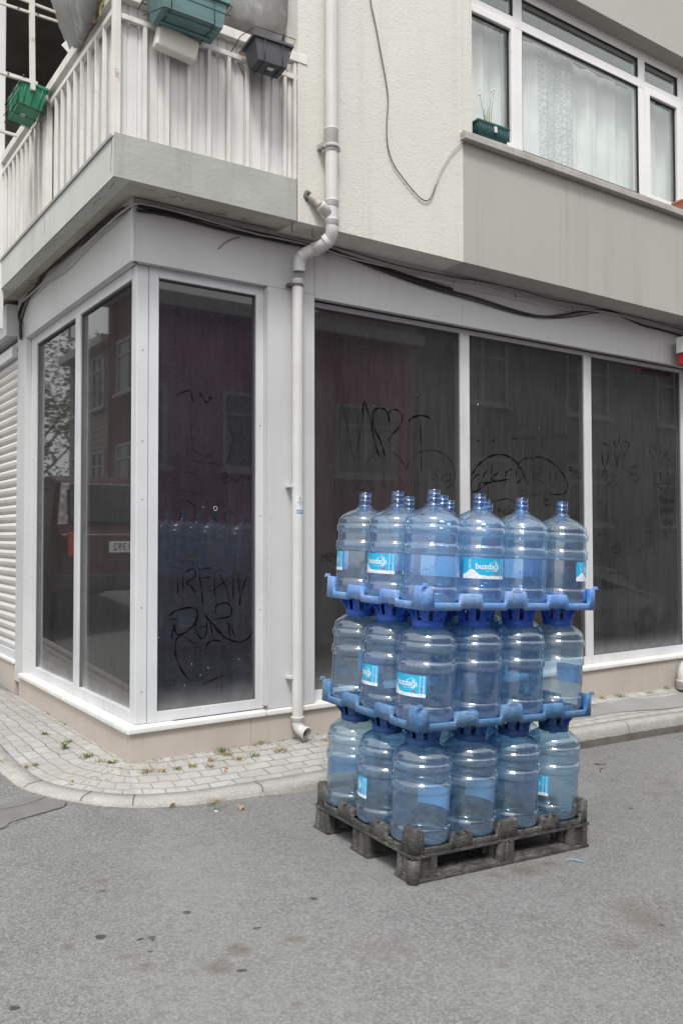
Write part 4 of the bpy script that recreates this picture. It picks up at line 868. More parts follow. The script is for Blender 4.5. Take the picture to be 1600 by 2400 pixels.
for x0, x1, z0, z1 in ((3.185, 4.680, 4.40, 5.378), (2.60, 3.085, 5.455, 5.64), (3.185, 4.68, 5.455, 5.64), (4.775, 5.275, 5.455, 5.64), (2.615, 3.04, 4.415, 5.33), (4.82, 5.23, 4.415, 5.33)):
    for q in ((x0, x0 + .009, z0, z1), (x1 - .009, x1, z0, z1), (x0, x1, z0, z0 + .009), (x0, x1, z1 - .009, z1)): mb.box(q[0], q[1], YU + .004, YU + .02, q[2], q[3])
mb.build('gasket', M['dark_gap'], upw)
for x0, x1, z0, z1 in ((3.185, 4.680, 4.40, 5.378), (2.60, 3.085, 5.455, 5.64), (3.185, 4.68, 5.455, 5.64), (4.775, 5.275, 5.455, 5.64), (2.615, 3.04, 4.415, 5.33), (4.82, 5.23, 4.415, 5.33), (5.36, 6.9, 4.40, 5.64)):
    mb = MB(); mb.box(x0, x1, YU + .02, YU + .024, z0, z1); mb.build('pane', M['upglass'], upw)
def curtain(x0, x1, z0, z1, y, mat, amp, fr, name='curtain'):
    mb = MB(); n = int((x1 - x0) / .012); vs = []
    for i in range(n + 1):
        x = x0 + (x1 - x0) * i / n; a = amp * (math.sin(x * fr) + .5 * math.sin(x * fr * 2.3 + 1) + .8 * noise.noise(Vector((x * 6, 0, 0))))
        vs += [(x, y + a * .5, z1), (x, y + a, (z0 + z1) / 2), (x, y + a * 1.2, z0)]
    mb.add(vs, [(3 * i, 3 * i + 1, 3 * i + 4, 3 * i + 3) for i in range(n)] + [(3 * i + 1, 3 * i + 2, 3 * i + 5, 3 * i + 4) for i in range(n)], 0, True)
    return mb.build(name, mat, upw)
curtain(2.5, 3.55, 4.3, 5.45, YU + .16, M['curtain'], .022, 30)
curtain(3.50, 3.98, 4.3, 5.45, YU + .14, M['lace'], .02, 24, 'lace_curtain')
curtain(3.95, 7.0, 4.3, 5.45, YU + .17, M['curtain'], .022, 22)
mb = MB(); mb.box(2.5, 7.2, 1.4, 1.5, 4.2, 5.8); mb.box(2.5, 7.2, YU + .2, 1.4, 5.72, 5.8); mb.box(2.45, 2.5, YU + .1, 1.4, 4.2, 5.8); mb.build('room', M['room'], upw)
# outer sill
mb = MB(); mb.box(2.375, 7.1, -0.325, YU, 4.212, 4.238); mb.box(2.375, 7.1, -0.318, YU, 4.238, 4.272); 
us = P('sill', mb, simple('grey_stone_sill', (0.42, 0.40, 0.37), 0.7, (0.33, 0.31, 0.28), 8, dirt=((0.13, 0.11, 0.09), .6, 12, .6)), .005)
mb = MB(); mb.box(2.38, 7.1, -0.3195, -0.3175, 4.2375, 4.241); mb.build('sill_joint', M['dark_gap'], us)
# ================================================================== PIPES AND CABLES
def pipe_obj(name, label, pts, r, joints=(), loc=None, open_end=False):
    root = empty(name, loc or pts[0], label, 'pipe')
    mb = MB(); pp = pts; mb.tube(pp, r, 24, cap=not open_end)
    if open_end: mb.tube(pp, r * .88, 24, cap=False)
    rel(mb.build('tube', M['pipe']), root)
    for (c, d, rr, ln) in joints:
        mb = MB(); c = Vector(c); d = Vector(d).normalized()
        mb.tube([c - d * ln, c - d * (ln - .004), c + d * (ln - .012), c + d * (ln - .008), c + d * (ln - .002), c + d * ln], [r * 1.01, rr, rr, rr * 1.06, rr * 1.06, r * 1.01], 24, cap=False)
        rel(mb.build('joint', M['pipe']), root)
    return root
YP = YO - 0.055
def py(u, v, y): return onY(u, v, y)
top = py(772, -120, YP); a1 = py(776, 300, YP)
PX = a1.x
low = [py(776, 525, YP), py(777, 542, YP + .004), py(772, 560, YP + .03), py(758, 574, YP + .07), py(738, 584, -0.16), py(716, 594, -0.115), py(704, 606, -0.09), py(701, 620, -0.082), py(701, 637, -0.08)]
up = [Vector((PX + .003, YP, 9.0)), Vector((PX, YP, a1.z)), py(776.5, 470, YP), low[0]] + crom(low, 5)[1:]
Z3 = Vector((0, 0, 1))
dp = pipe_obj('downpipe', 'white drain pipe on the cream wall, ending in a bent spout above the lower pipe', up, .0405,
         [(py(776, 330, YP), Z3, .047, .075), (py(777, 478, YP), Z3, .046, .022), (py(777, 522, YP), Z3, .046, .02), (py(768, 563, YP + .04), low[3] - low[2], .045, .016), (py(740, 583, -0.158), low[5] - low[3], .0445, .018), (py(708, 601, -0.1), low[6] - low[4], .044, .014)], loc=Vector((PX, YP, 3.3)), open_end=True)
mb = MB(); c = py(776, 346, YP); mb.lathe([(.043, -.014), (.052, -.014), (.052, .014), (.043, .014)], 24, c); mb.box(c.x - .075, c.x - .045, c.y - .012, c.y + .05, c.z - .014, c.z + .014); mb.box(c.x + .045, c.x + .066, c.y - .012, c.y + .05, c.z - .012, c.z + .012)
rel(mb.build('clamp', M['cable_grey']), dp)
mb = MB(); e0, e1, e2 = py(724, 462, YO - .005), py(741, 474, YO - .03), py(752, 483, YP); e3 = py(774, 505, YP)
mb.tube([e2 + (e2 - e3) * .1, e2, e3], [.036, .036, .034], 20); rel(mb.build('branch', M['pipe']), dp)
mb = MB(); pp = [e0.lerp(e1, k / 14) if k < 15 else e1.lerp(e2, (k - 14) / 10) for k in range(25)]
mb.tube(pp, [.026 + .0035 * (k % 2) for k in range(25)], 16); rel(mb.build('corrugated_hose', M['hose']), dp)
mb = MB(); mb.tube([e0 + Vector((-.006 + .020 * math.cos(a), .002, .024 * math.sin(a) + .006)) for a in [k * .7 for k in range(9)]], [.012, .016, .013, .017, .012, .015, .018, .013, .012], 6); rel(mb.build('putty', M['cable_brown']), dp)
# lower pipe
LX, LY = onY(697, 1160, -0.05).x, -0.05
zt_ = py(694, 654, LY).z; zb_ = 0.115
eb = [Vector((LX, LY, zt_)), Vector((LX, LY, 0.125)), Vector((LX, LY, 0.098)), Vector((LX + .006, LY - .012, .072)), Vector((LX + .018, LY - .035, .055)), Vector((LX + .027, LY - .062, .048))]
lp_ = pipe_obj('downpipe', 'lower white drain pipe running down the shop pilaster to an open elbow on the pavement', [eb[0]] + crom(eb[1:], 5), .0365, [(Vector((LX, LY, zt_ - .02)), Z3, .040, .018), (Vector((LX, LY, .135)), Z3, .0415, .016), (eb[-1] + (eb[-2] - eb[-1]) * .25, eb[-1] - eb[-2], .0415, .014)], loc=Vector((LX, LY, .1)), open_end=True)
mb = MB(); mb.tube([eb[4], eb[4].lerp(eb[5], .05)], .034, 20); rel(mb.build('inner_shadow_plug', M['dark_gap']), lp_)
for (v, m_) in ((668, 'rust'), (1139, 'pipe'), (1587, 'pipe')):
    z = py(690, v, LY).z; mb = MB(); mb.box(LX - .064, LX - .03, LY - .008, -.002, z - .010, z + .010)
    mb.lathe([(.037, -.009), (.0405, -.009), (.0405, .009), (.037, .009)], 24, (LX, LY, z)) if v == 668 else None
    rel(mb.build('bracket', M[m_] if m_ != 'rust' else M['cable_brown'], None, .002), lp_)
# sticker on the pipe
st = empty('sticker', (LX, LY - .037, 1.3), 'small white paper sticker with a figure in a teal suit, stuck on the lower pipe', 'sticker')
zs0, zs1 = py(694, 1212, LY - .037).z, py(694, 1161, LY - .037).z
def cyl_patch(mb, s0, s1, z0, z1, r, mi=0, n=8, c=(LX, LY), a0=-1.62):
    vs = []
    for k in range(n + 1):
        a = a0 + (s0 + (s1 - s0) * k / n) / r; vs += [(c[0] + r * math.cos(a), c[1] + r * math.sin(a), z0), (c[0] + r * math.cos(a), c[1] + r * math.sin(a), z1)]
    mb.add(vs, [(2 * k, 2 * k + 2, 2 * k + 3, 2 * k + 1) for k in range(n)], mi)
def cyl_poly(mb, pts, r, mi=0, c=(LX, LY), a0=-1.62):
    mb.add([(c[0] + r * math.cos(a0 + s_ / r), c[1] + r * math.sin(a0 + s_ / r), z) for s_, z in pts], [tuple(range(len(pts)))], mi)
mb = MB(); cyl_patch(mb, -.037, .037, zs0, zs1, .0370); rel(mb.build('paper', simple('white_paper', (0.66, 0.68, 0.69), .6)), st)
hz_ = zs1 - zs0; zc = zs0 + hz_ * .42
suit = simple('teal_print', (0.02, 0.16, 0.18), .6); skin = simple('grey_print', (0.36, 0.38, 0.38), .6)
mb = MB(); cyl_poly(mb, [(-.033, zc), (.033, zc), (.030, zc + hz_ * .2), (.018, zc + hz_ * .27), (.005, zc + hz_ * .31), (0, zc + hz_ * .12), (-.005, zc + hz_ * .31), (-.018, zc + hz_ * .27), (-.030, zc + hz_ * .2)][::1], .0374)
rel(mb.build('printed_suit', suit), st)
mb = MB(); cyl_poly(mb, [(.0095 * math.cos(a), zc + hz_ * .42 + hz_ * .11 * math.sin(a)) for a in [k * .524 for k in range(12)]], .0374); rel(mb.build('printed_head', skin), st)
mb = MB()
for k, (w_, z_) in enumerate(((.026, .30), (.03, .22), (.022, .15))): cyl_patch(mb, -w_, w_, zs0 + hz_ * z_, zs0 + hz_ * (z_ + .035), .0374)
rel(mb.build('printed_line', suit), st)
# white soil pipe elbow at the right end of the shop window
root = empty('drain_elbow', (5.3, -0.12, -.05), 'fat white drain elbow on the pavement at the right edge', 'pipe')
pp = crom([Vector((5.52, -.06, .115)), Vector((5.42, -.07, .118)), Vector((5.33, -.09, .10)), Vector((5.275, -.11, .05)), Vector((5.262, -.115, -.02)), Vector((5.262, -.115, -.09))], 5)
mb = MB(); mb.tube(pp, .058, 24); rel(mb.build('tube', M['pipe']), root)
mb = MB(); c = Vector((5.262, -.115, -.015)); mb.lathe([(.058, -.055), (.066, -.052), (.066, -.004), (.069, 0), (.066, .008), (.058, .01)], 24, c); rel(mb.build('joint', M['pipe']), root)

def cable(label, pts, r, mat, segs=7, n=5, name='cable'):
    pp = crom(pts, n); mb = MB(); mb.tube(pp, r, segs); o = mb.build(name, mat)
    return tag(o, label, 'cable')
F = lambda l, y: [onY(u, v, y) for u, v in l]
FX = lambda l, x: [onX(u, v, x) for u, v in l]
c_main = FX([(48, 712), (85, 678), (110, 655), (150, 628), (190, 586), (232, 545), (262, 518)], -.035) + FX([(285, 498)], -.03) + F([(318, 478), (345, 480), (400, 492), (500, 520), (600, 548), (640, 556), (687, 566), (733, 577), (768, 587), (804, 599), (876, 618), (1000, 645), (1061, 655), (1115, 661), (1207, 687), (1341, 722), (1432, 733), (1505, 757), (1566, 773), (1700, 812)], -.03)
cable('pale grey cable clipped along the top of the fascia round the corner', c_main, .0065, M['cable_grey'])
c_b = F([(321, 492), (400, 506), (500, 532), (560, 546), (640, 562), (740, 582), (776, 586), (830, 608), (881, 628), (1000, 667), (1107, 696), (1191, 723), (1245, 738), (1283, 742), (1325, 737), (1367, 730), (1421, 728), (1447, 736), (1505, 762), (1566, 778), (1700, 818)], -.018)
cable('thick black cable sagging below the pale one across the right-hand fascia', c_b, .0105, M['cable_black'])
c_c = FX([(188, 574), (230, 536), (262, 512), (292, 492)], -.018) + F([(325, 484), (400, 500), (520, 528), (640, 555), (760, 584), (850, 612), (950, 645), (1010, 664), (1060, 678)], -.010)
cable('black cable lying tight behind the pale one above the corner window', c_c, .0115, M['cable_black'])
cable('brown cable looped loosely under the soffit left of the corner', FX([(50, 790), (49, 760), (46, 735), (60, 702), (85, 672), (105, 640), (143, 608), (178, 577), (215, 545), (250, 516), (290, 490)], -.022), .013, M['cable_black'])
cable('thick dark cable dropping behind the left pilaster top', FX([(49, 795), (47, 770), (52, 740), (66, 700), (69, 684)], -.012), .012, M['cable_brown'])
cable('thin wire stub curling down on the short fascia', F([(562, 556), (545, 560), (528, 568), (512, 583)], -.006), .003, M['cable_brown'])
cable('loose thin wire hanging in a long loop down the cream wall', F([(868, -60), (868, 0), (880, 60), (893, 130), (904, 190), (909, 235), (906, 290), (908, 340), (922, 385), (950, 425), (975, 455), (990, 468), (1000, 470), (1010, 462), (1020, 435)], YO - .012), .0042, M['cable_brown'], n=6)
cable('pale thin wire rising from the loop to the window sill', F([(1020, 435), (1032, 402), (1055, 362), (1080, 335), (1104, 313)], YO - .014), .0036, M['cable_grey'])
cable('thin grey cable running just above the black sagging one on the right-hand fascia', F([(776, 575), (850, 598), (950, 626), (1060, 648), (1180, 670), (1300, 703), (1430, 727), (1560, 762), (1700, 803)], -.014), .004, M['cable_brown'])
cable('thin black cable hanging slightly lower than the sagging one on the right-hand fascia', F([(820, 602), (900, 637), (1000, 673), (1100, 702), (1190, 729), (1250, 742), (1320, 744), (1400, 732)], -.012), .0045, M['cable_black'])
mb = MB()
hk0 = None
for (u, v, on) in ((685, 522, 's'), (732, 535, 's'), (275, 495, 's'), (1112, 655, 'f'), (1340, 718, 'f'), (1440, 722, 'f'), (1062, 652, 'f'), (1206, 682, 'f')):
    p = sof(u, v) if on == 's' else onY(u, v, -.012)
    if hk0 is None:
        q = MB(); q.tube(crom([(0, 0, .004), (0, 0, -.02), (.004, -.003, -.04), (-.004, -.01, -.052), (-.014, -.012, -.045)], 4), .0032, 6); hk0 = q.build('cable_hook', M['cable_brown']); h = hk0
    else: h = hk0.copy(); C.objects.link(h)
    h.location = p; h.rotation_euler = (0, 0, (u % 7) * .5)
    h['category'] = 'hook'; h['group'] = 'hooks for the cables along the fascia'; h['label'] = {685: 'rusty wire hook under the soffit, left of the two beside the drain pipe', 732: 'rusty wire hook under the soffit just left of the bent drain spout', 275: 'rusty wire hook under the soffit at the building corner', 1112: 'dark cable clip above the fascia seam on the right-hand fascia', 1340: 'dark cable clip where the sagging cable rejoins the pale one', 1440: 'dark cable clip on the fascia right of the sagging cable end', 1062: 'dark cable clip on the pale cable just left of the fascia seam', 1206: 'dark cable clip on the pale cable halfway along the cable sag'}[u]
# ================================================================== BALCONY THINGS
def planter(name, label, W, Dp, H, mat, rim, taper=.8, lip=.012, ribs=0, wall=.004, lipmat=None):
    root = empty(name, (0, 0, 0), label, 'planter')
    mb = MB()
    def ring(w, d, z): return [(-w / 2, -d / 2, z), (w / 2, -d / 2, z), (w / 2, d / 2, z), (-w / 2, d / 2, z)]
    w0, d0 = W * taper, Dp * taper; vs = ring(w0, d0, 0) + ring(W, Dp, H) + ring(W - 2 * wall, Dp - 2 * wall, H) + ring(w0 - 2 * wall, d0 - 2 * wall, wall)
    fs = [(3, 2, 1, 0)]
    for b in (0, 4, 8): fs += [(b + i, b + (i + 1) % 4, b + 4 + (i + 1) % 4, b + 4 + i) for i in range(4)]
    fs.append((12, 13, 14, 15)); mb.add(vs, fs)
    rel(mb.build('body', mat, None, .006), root)
    mb = MB(); e = lip
    for a in ((-W / 2 - e, W / 2 + e, -Dp / 2 - e, -Dp / 2), (-W / 2 - e, W / 2 + e, Dp / 2, Dp / 2 + e), (-W / 2 - e, -W / 2, -Dp / 2, Dp / 2), (W / 2, W / 2 + e, -Dp / 2, Dp / 2)): mb.box(*a, H - rim, H)
    rel(mb.build('rim', lipmat or mat, None, .004), root)
    if ribs:
        mb = MB()
        for k in range(ribs):
            x = -w0 / 2 + w0 * (k + .5) / ribs; s_ = W / w0
            mb.bar((x, -d0 / 2 - .001, .01), (x * s_, -Dp / 2 - .001, H - rim), .0045, 6)
        for k in range(max(2, ribs // 3)):
            y = -d0 / 2 + d0 * (k + .5) / max(2, ribs // 3)
            for sx in (-1, 1): mb.bar((sx * (w0 / 2 + .001), y, .01), (sx * (W / 2 + .001), y * Dp / d0, H - rim), .0045, 6)
        rel(mb.build('ribbing', mat), root)
    mb = MB(); mb.box(-W / 2 + .006, W / 2 - .006, -Dp / 2 + .006, Dp / 2 - .006, H - .03, H - .022); rel(mb.build('soil', M['soil']), root)
    return root
def wirework(parent, lines, r=.0028, name='wire_holder', mat=None, n=1):
    root = None
    mb = MB()
    for l in lines: mb.tube([Vector(p) for p in l], r, 6)
    return rel(mb.build(name, mat or M['wire']), parent)
def place(root, loc, rot=(0, 0, 0), s=1.0): root.location = loc; root.rotation_euler = rot; root.scale = (s,) * 3
# big faded teal box
tb = planter('flower_box', 'faded teal plastic flower box hung high on the balcony rail in a black wire holder', .43, .19, .17, M['teal'], .022, .84, .013)
for k in range(2):
    mb = MB(); mb.box(-.15, .15, -.055 + k * .08, -.045 + k * .08 + .012, -.010, .002); rel(mb.build('foot', M['teal'], None, .003), tb)
wirework(tb, [[(-.14, -.11, .17), (-.14, -.10, -.008), (-.14, .10, -.008), (-.14, .12, .19)], [(.12, -.11, .17), (.12, -.10, -.008), (.12, .10, -.008), (.12, .12, .19)],
              [(-.23, -.115, .13), (.23, -.115, .13), (.23, .11, .13), (-.23, .11, .13), (-.23, -.115, .13)], [(-.22, -.113, .07), (.22, -.113, .07)], [(-.30, -.10, -.02), (-.30, -.02, -.02)], [(-.19, -.12, -.03), (.10, -.12, -.03), (.13, -.02, -.01)], [(-.19, -.12, -.03), (-.22, .1, .05)]])
wirework(tb, [[(-.42, -.02, .10), (-.30, -.12, .04), (-.20, -.12, .03)], [(-.42, -.02, .10), (-.36, .12, .2)]])
place(tb, (0.165, RY - .16, 4.225), (R_(-6), 0, 0))
gb = planter('flower_box', 'small dark grey plastic flower box hung at the right end of the balcony rail', .245, .16, .145, M['greybox'], .02, .78, .012)
for k in range(3):
    mb = MB(); mb.box(-.07 + k * .07 - .006, -.07 + k * .07 + .006, -.05, .05, -.007, .002); rel(mb.build('foot', M['greybox'], None, .003), gb)
mb = MB(); mb.box(-.012, .026, -.03, -.005, -.0075, -.004); rel(mb.build('price_tag', M['chalk']), gb)
wirework(gb, [[(-.18, .14, .13), (-.155, .05, .19), (-.10, -.05, .215), (.17, -.05, .215), (.18, .06, .16), (.15, .14, .15)], [(-.06, -.09, .12), (-.06, -.07, -.009), (-.06, .07, -.009), (-.06, .1, .15)], [(.06, -.09, .12), (.06, -.07, -.009), (.06, .07, -.009), (.06, .1, .15)]])
place(gb, (0.70, RY - .14, 4.155), (R_(-4), 0, R_(-3)))
# green crate-like box on the left rail
gr = planter('flower_box', 'bright green slatted flower box hung on the left balcony rail', .34, .17, .155, M['green'], .02, .86, .008, ribs=9)
wirework(gr, [[(-.14, -.10, .16), (-.14, -.085, -.008), (-.14, .085, -.008), (-.14, .12, .18)], [(0, -.10, .16), (0, -.085, -.008), (0, .085, -.008), (0, .12, .18)], [(.14, -.10, .16), (.14, -.085, -.008), (.14, .085, -.008), (.14, .12, .18)], [(-.2, -.105, .12), (.2, -.105, .12)], [(-.2, -.10, .04), (.2, -.10, .04)], [(-.19, -.09, -.01), (.19, -.09, -.01)], [(-.19, .09, -.01), (.19, .09, -.01)]])
mb = MB(); mb.box(-.02, .02, -.03, .0, -.0035, -.001); rel(mb.build('price_tag', M['chalk']), gr)
place(gr, (XO - .13, 1.12, 4.20), (R_(-8), 0, R_(-90)))
# cream jerrycan hanging under the teal box
jc = empty('plastic_can', (0.13, RY - .05, 4.12), 'cream plastic can hanging by a string under the teal flower box', 'container')
J = [onY(u, v, RY - .07) for u, v in ((373, 52), (362, 106), (457, 148), (466, 104))]
mb = MB(); q = [(p.x, p.z) for p in J]; vs_ = [(x, RY - .095, z) for x, z in q] + [(x, RY - .025, z) for x, z in q]
mb.add(vs_, [(0, 1, 2, 3), (7, 6, 5, 4), (0, 4, 5, 1), (1, 5, 6, 2), (2, 6, 7, 3), (3, 7, 4, 0)]); rel(mb.build('body', M['cream_plastic'], None, .016, 3), jc)
mb = MB(); mb.tube([onY(374, 55, RY - .06), onY(372, 20, RY - .06), onY(370, -10, RY - .04)], .003, 6); rel(mb.build('string', M['cable_grey']), jc)
# stair-shaped loose clip under teal box: tarpaulins
def sheet(name, label, grid, mat, th=.006, fold=.02, seed=0):
    """grid: rows of 3D points -> smooth thick cloth"""
    rows = [crom(r, 6) for r in grid]; cols = list(zip(*rows)); cols = [crom(list(c_), 6) for c_ in cols]
    mb = MB(); nr, nc = len(cols[0]), len(cols); vs = []
    for side in (0, 1):
        for c_ in cols:
            for p in c_: vs.append(p + Vector((0, -1, 0)) * (fold * noise.noise(Vector((p.x * 5 + seed, p.z * 1.5, p.y * 5))) + fold * .4 * noise.noise(p * 14)) + Vector((.002, side * th, 0)))
    f = []; N = nr * nc
    for i in range(nc - 1):
        for j in range(nr - 1):
            a = i * nr + j; f += [(a, a + 1, a + nr + 1, a + nr), (N + a, N + a + nr, N + a + nr + 1, N + a + 1)]
    mb.add(vs, f, 0, True); o = mb.build(name, mat); return tag(o, label, 'tarpaulin')
# right one: hangs behind the front rail
yb = RY + .07
g = [[onY(u, v, yb + dy) for u, v, dy in row] for row in [
    [(430, -60, 0), (520, -60, -.05), (610, -60, -.02), (692, -60, .05)],
    [(440, 0, 0), (530, 0, -.06), (610, 0, -.05), (684, 0, .04)],
    [(470, 30, .0), (545, 45, -.05), (605, 55, -.05), (672, 55, .03)],
    [(500, 60, .0), (560, 80, -.0), (600, 95, -.0), (652, 105, .03)]]]
sheet('tarpaulin', 'grey mesh tarpaulin bulging over the right-hand balcony railing', g, M['tarp'])
xb = RX + .03
g = [[onX(u, v, xb + dx) for u, v, dx in row] for row in [
    [(112, -60, -.02), (160, -60, -.16), (215, -60, -.14), (268, -60, .05)],
    [(120, 0, .0), (160, 5, -.14), (210, 5, -.13), (262, 0, .04)],
    [(138, 55, .0), (168, 60, -.1), (210, 50, -.1), (246, 40, .03)],
    [(152, 95, .0), (172, 105, -.06), (200, 85, -.06), (232, 68, .03)],
    [(164, 126, .0), (175, 134, -.02), (190, 118, -.03), (215, 92, .03)]]]
sheet('tarpaulin', 'grey mesh tarpaulin sagging over the left balcony railing beside the corner post', g, M['tarp'], seed=5)
mb = MB(); J = [onX(u, v, xb - .02) for u, v in ((143, 105), (157, 92), (167, 112), (161, 126))]
mb.add([tuple(p) for p in J] + [tuple(p + Vector((.04, 0, 0))) for p in J], [(0, 1, 2, 3), (7, 6, 5, 4), (0, 4, 5, 1), (1, 5, 6, 2), (2, 6, 7, 3), (3, 7, 4, 0)])
tag(mb.build('rag', M['white_pvc'], None, .008), 'white rag tucked at the tip of the left tarpaulin', 'rag')
# dried plants over the rail by the corner post
pl = empty('dried_plant', onX(240, 20, xb), 'dried flowering plant hanging over the left rail next to the corner post', 'plant')
for k in range(16):
    p0 = onX(246 + random.uniform(-14, 8), random.uniform(-20, 5), xb - .05); p1 = p0 + Vector((random.uniform(-.04, .02), random.uniform(-.05, .08), random.uniform(-.02, -.16)))
    mid = p0.lerp(p1, .5) + Vector((random.uniform(-.04, 0), random.uniform(-.03, .03), .03))
    mb = MB(); mb.tube(crom([p0, mid, p1], 4), .0022, 5); rel(mb.build('stem', M['straw'] if k % 3 else M['leaf']), pl)
    if k % 3 == 0:
        mb = MB()
        for j in range(9):
            d = Vector((random.gauss(0, 1), random.gauss(0, 1), random.gauss(0, 1))).normalized(); s_ = d.orthogonal().normalized() * .006
            mb.add([p1, p1 + d * .010 + s_, p1 + d * .020, p1 + d * .010 - s_], [(0, 1, 2, 3)])
        rel(mb.build('flower_head', M['flower']), pl)
# white metal drying frame in the upper left
df = empty('drying_frame', onY(80, 180, .95), 'white metal clothes drying frame above the left railing', 'drying rack')
def fb(name, a, b, w_, y=.95, mat='rail'):
    p, q = onY(*a, y), onY(*b, y); d = (q - p).normalized(); mb = MB(); mb.tube([p, q], w_, 4); rel(mb.build(name, M[mat]), df)
fb('bar', (-20, 0), (150, 55), .010); fb('bar', (30, -10), (140, 32), .010); fb('bar', (-20, 162), (88, 197), .016); fb('upright', (75, -30), (77, 212), .022); fb('bar', (-20, 300), (40, 318), .012)
for (u, v) in ((44, 18), (90, 32), (56, 176), (20, 172)):
    mb = MB(); p = onY(u, v, .935); mb.lathe([(.001, -.006), (.006, -.004), (.006, .004), (.001, .006)], 8, p); rel(mb.build('bolt', M['greybox']), df)
po = MB(); p = onX(2, 200, XO - .02); po.box(XO - .06, XO + .02, p.y, p.y + .08, 3.0, 7.5); tag(po.build('white_post', M['white_pvc'], None, .006), 'white vertical post at the far left edge beside the balcony', 'post')
# window sill plants
sp = planter('flower_box', 'small dark green ribbed flower box at the left end of the upstairs sill', .31, .13, .125, M['dkgreen'], .018, .88, .006, ribs=16)
mb = MB(); mb.box(-.15, .15, -.065, .065, -.012, -.001); rel(mb.build('saucer', M['cable_grey'], None, .004), sp)
mb = MB(); mb.box(-.005, .022, -.078, -.0745, .055, .10); rel(mb.build('price_tag', M['chalk'], None, .001), sp)
for (dx, h, b) in ((-.02, .24, -.07), (-.01, .17, .0), (.01, .30, .015), (.025, .32, .03), (.0, .15, -.05), (-.03, .14, -.01)):
    mb = MB(); mb.tube(crom([(dx, 0, .10), (dx + b * .4, 0, .10 + h * .5), (dx + b, -.01, .10 + h)], 5), [.0035 * (1 - .6 * k / 10) for k in range(11)], 6); rel(mb.build('stem', M['leaf']), sp)
    if h > .2:
        mb = MB(); mb.lathe([(.001, -.007), (.008, -.003), (.009, .003), (.001, .009)], 8, (dx + b, -.01, .104 + h)); rel(mb.build('flower_head', M['curtain']), sp)
pc = onY(1143, 325, -.235); place(sp, (pc.x, -.235, 4.286), (0, 0, R_(-2)))
tp = planter('flower_pot', 'terracotta coloured plastic pot on the upstairs sill at the right edge', .26, .15, .13, M['terracotta'], .02, .84, .007)
place(tp, (5.245, -.23, 4.274), (0, 0, R_(2)))
# red and white shop sign at the right edge, projecting from the fascia
sg = empty('hanging_sign', (5.33, -.12, 3.0), 'red and white projecting sign at the right edge under the soffit', 'sign')
a, b = onY(1582, 786, -.12), onY(1591, 853, -.12)
a.x += .075; b.x += .075
mb = MB(); mb.box(a.x, a.x + .5, -.17, -.07, b.z + .11, a.z); rel(mb.build('upper_panel', M['white_pvc'], None, .006), sg)
mb = MB(); mb.box(a.x + .015, a.x + .485, -.165, -.075, b.z, b.z + .11); rel(mb.build('lower_panel', M['red'], None, .006), sg)
mb = MB(); mb.box(a.x + .30, a.x + .33, -.069, .0, b.z + .05, a.z - .02); rel(mb.build('bracket', M['dark_gap']), sg)
mb = MB(); vv_, ff_ = text2d('7', .09, .002); mb.add([(a.x + .045 + x, -.1715, a.z - .085 + y) for x, y in vv_], ff_); rel(mb.build('lettering', M['cable_grey']), sg)
# ================================================================== PALLET, RACKS AND BOTTLES
PO = Vector((0.49647, -1.97742, -0.15974))
PB = Vector((0.998274, -0.036158, -0.046279)); PA = Vector((0.036978, 0.999172, 0.016973)); PN_ = Vector((0.045627, -0.018655, 0.998784))
PM = Matrix(((PB.x, PA.x, PN_.x, PO.x), (PB.y, PA.y, PN_.y, PO.y), (PB.z, PA.z, PN_.z, PO.z), (0, 0, 0, 1)))
PT = 0.275; NB_, NA_ = 4, 3; LB, LA = PT * NB_, PT * NA_
def ss(t): t = max(0, min(1, t)); return t * t * (3 - 2 * t)
def rim_loop(m, rc, step=.0055):
    """rounded rectangle around the load: (point, side, s along the side, outward normal)"""
    x0, x1, y0, y1 = -m, LB + m, -m, LA + m; out = []
    segs = [((x0 + rc, y0), (x1 - rc, y0), (0, -1), 'b'), ((x1, y0 + rc), (x1, y1 - rc), (1, 0), 'a'), ((x1 - rc, y1), (x0 + rc, y1), (0, 1), 'b'), ((x0, y1 - rc), (x0, y0 + rc), (-1, 0), 'a')]
    cs = [(x1 - rc, y0 + rc, -90), (x1 - rc, y1 - rc, 0), (x0 + rc, y1 - rc, 90), (x0 + rc, y0 + rc, 180)]
    for (p, q, n, sd), (cx, cy, a0) in zip(segs, cs):
        L = math.hypot(q[0] - p[0], q[1] - p[1]); k = int(L / step)
        for i in range(k):
            t = i / k; out.append(((p[0] + (q[0] - p[0]) * t, p[1] + (q[1] - p[1]) * t), n, sd))
        for i in range(5):
            a = R_(a0 + 90 * i / 5); out.append(((cx + rc * math.cos(a), cy + rc * math.sin(a)), (math.cos(a), math.sin(a)), 'c'))
    return out
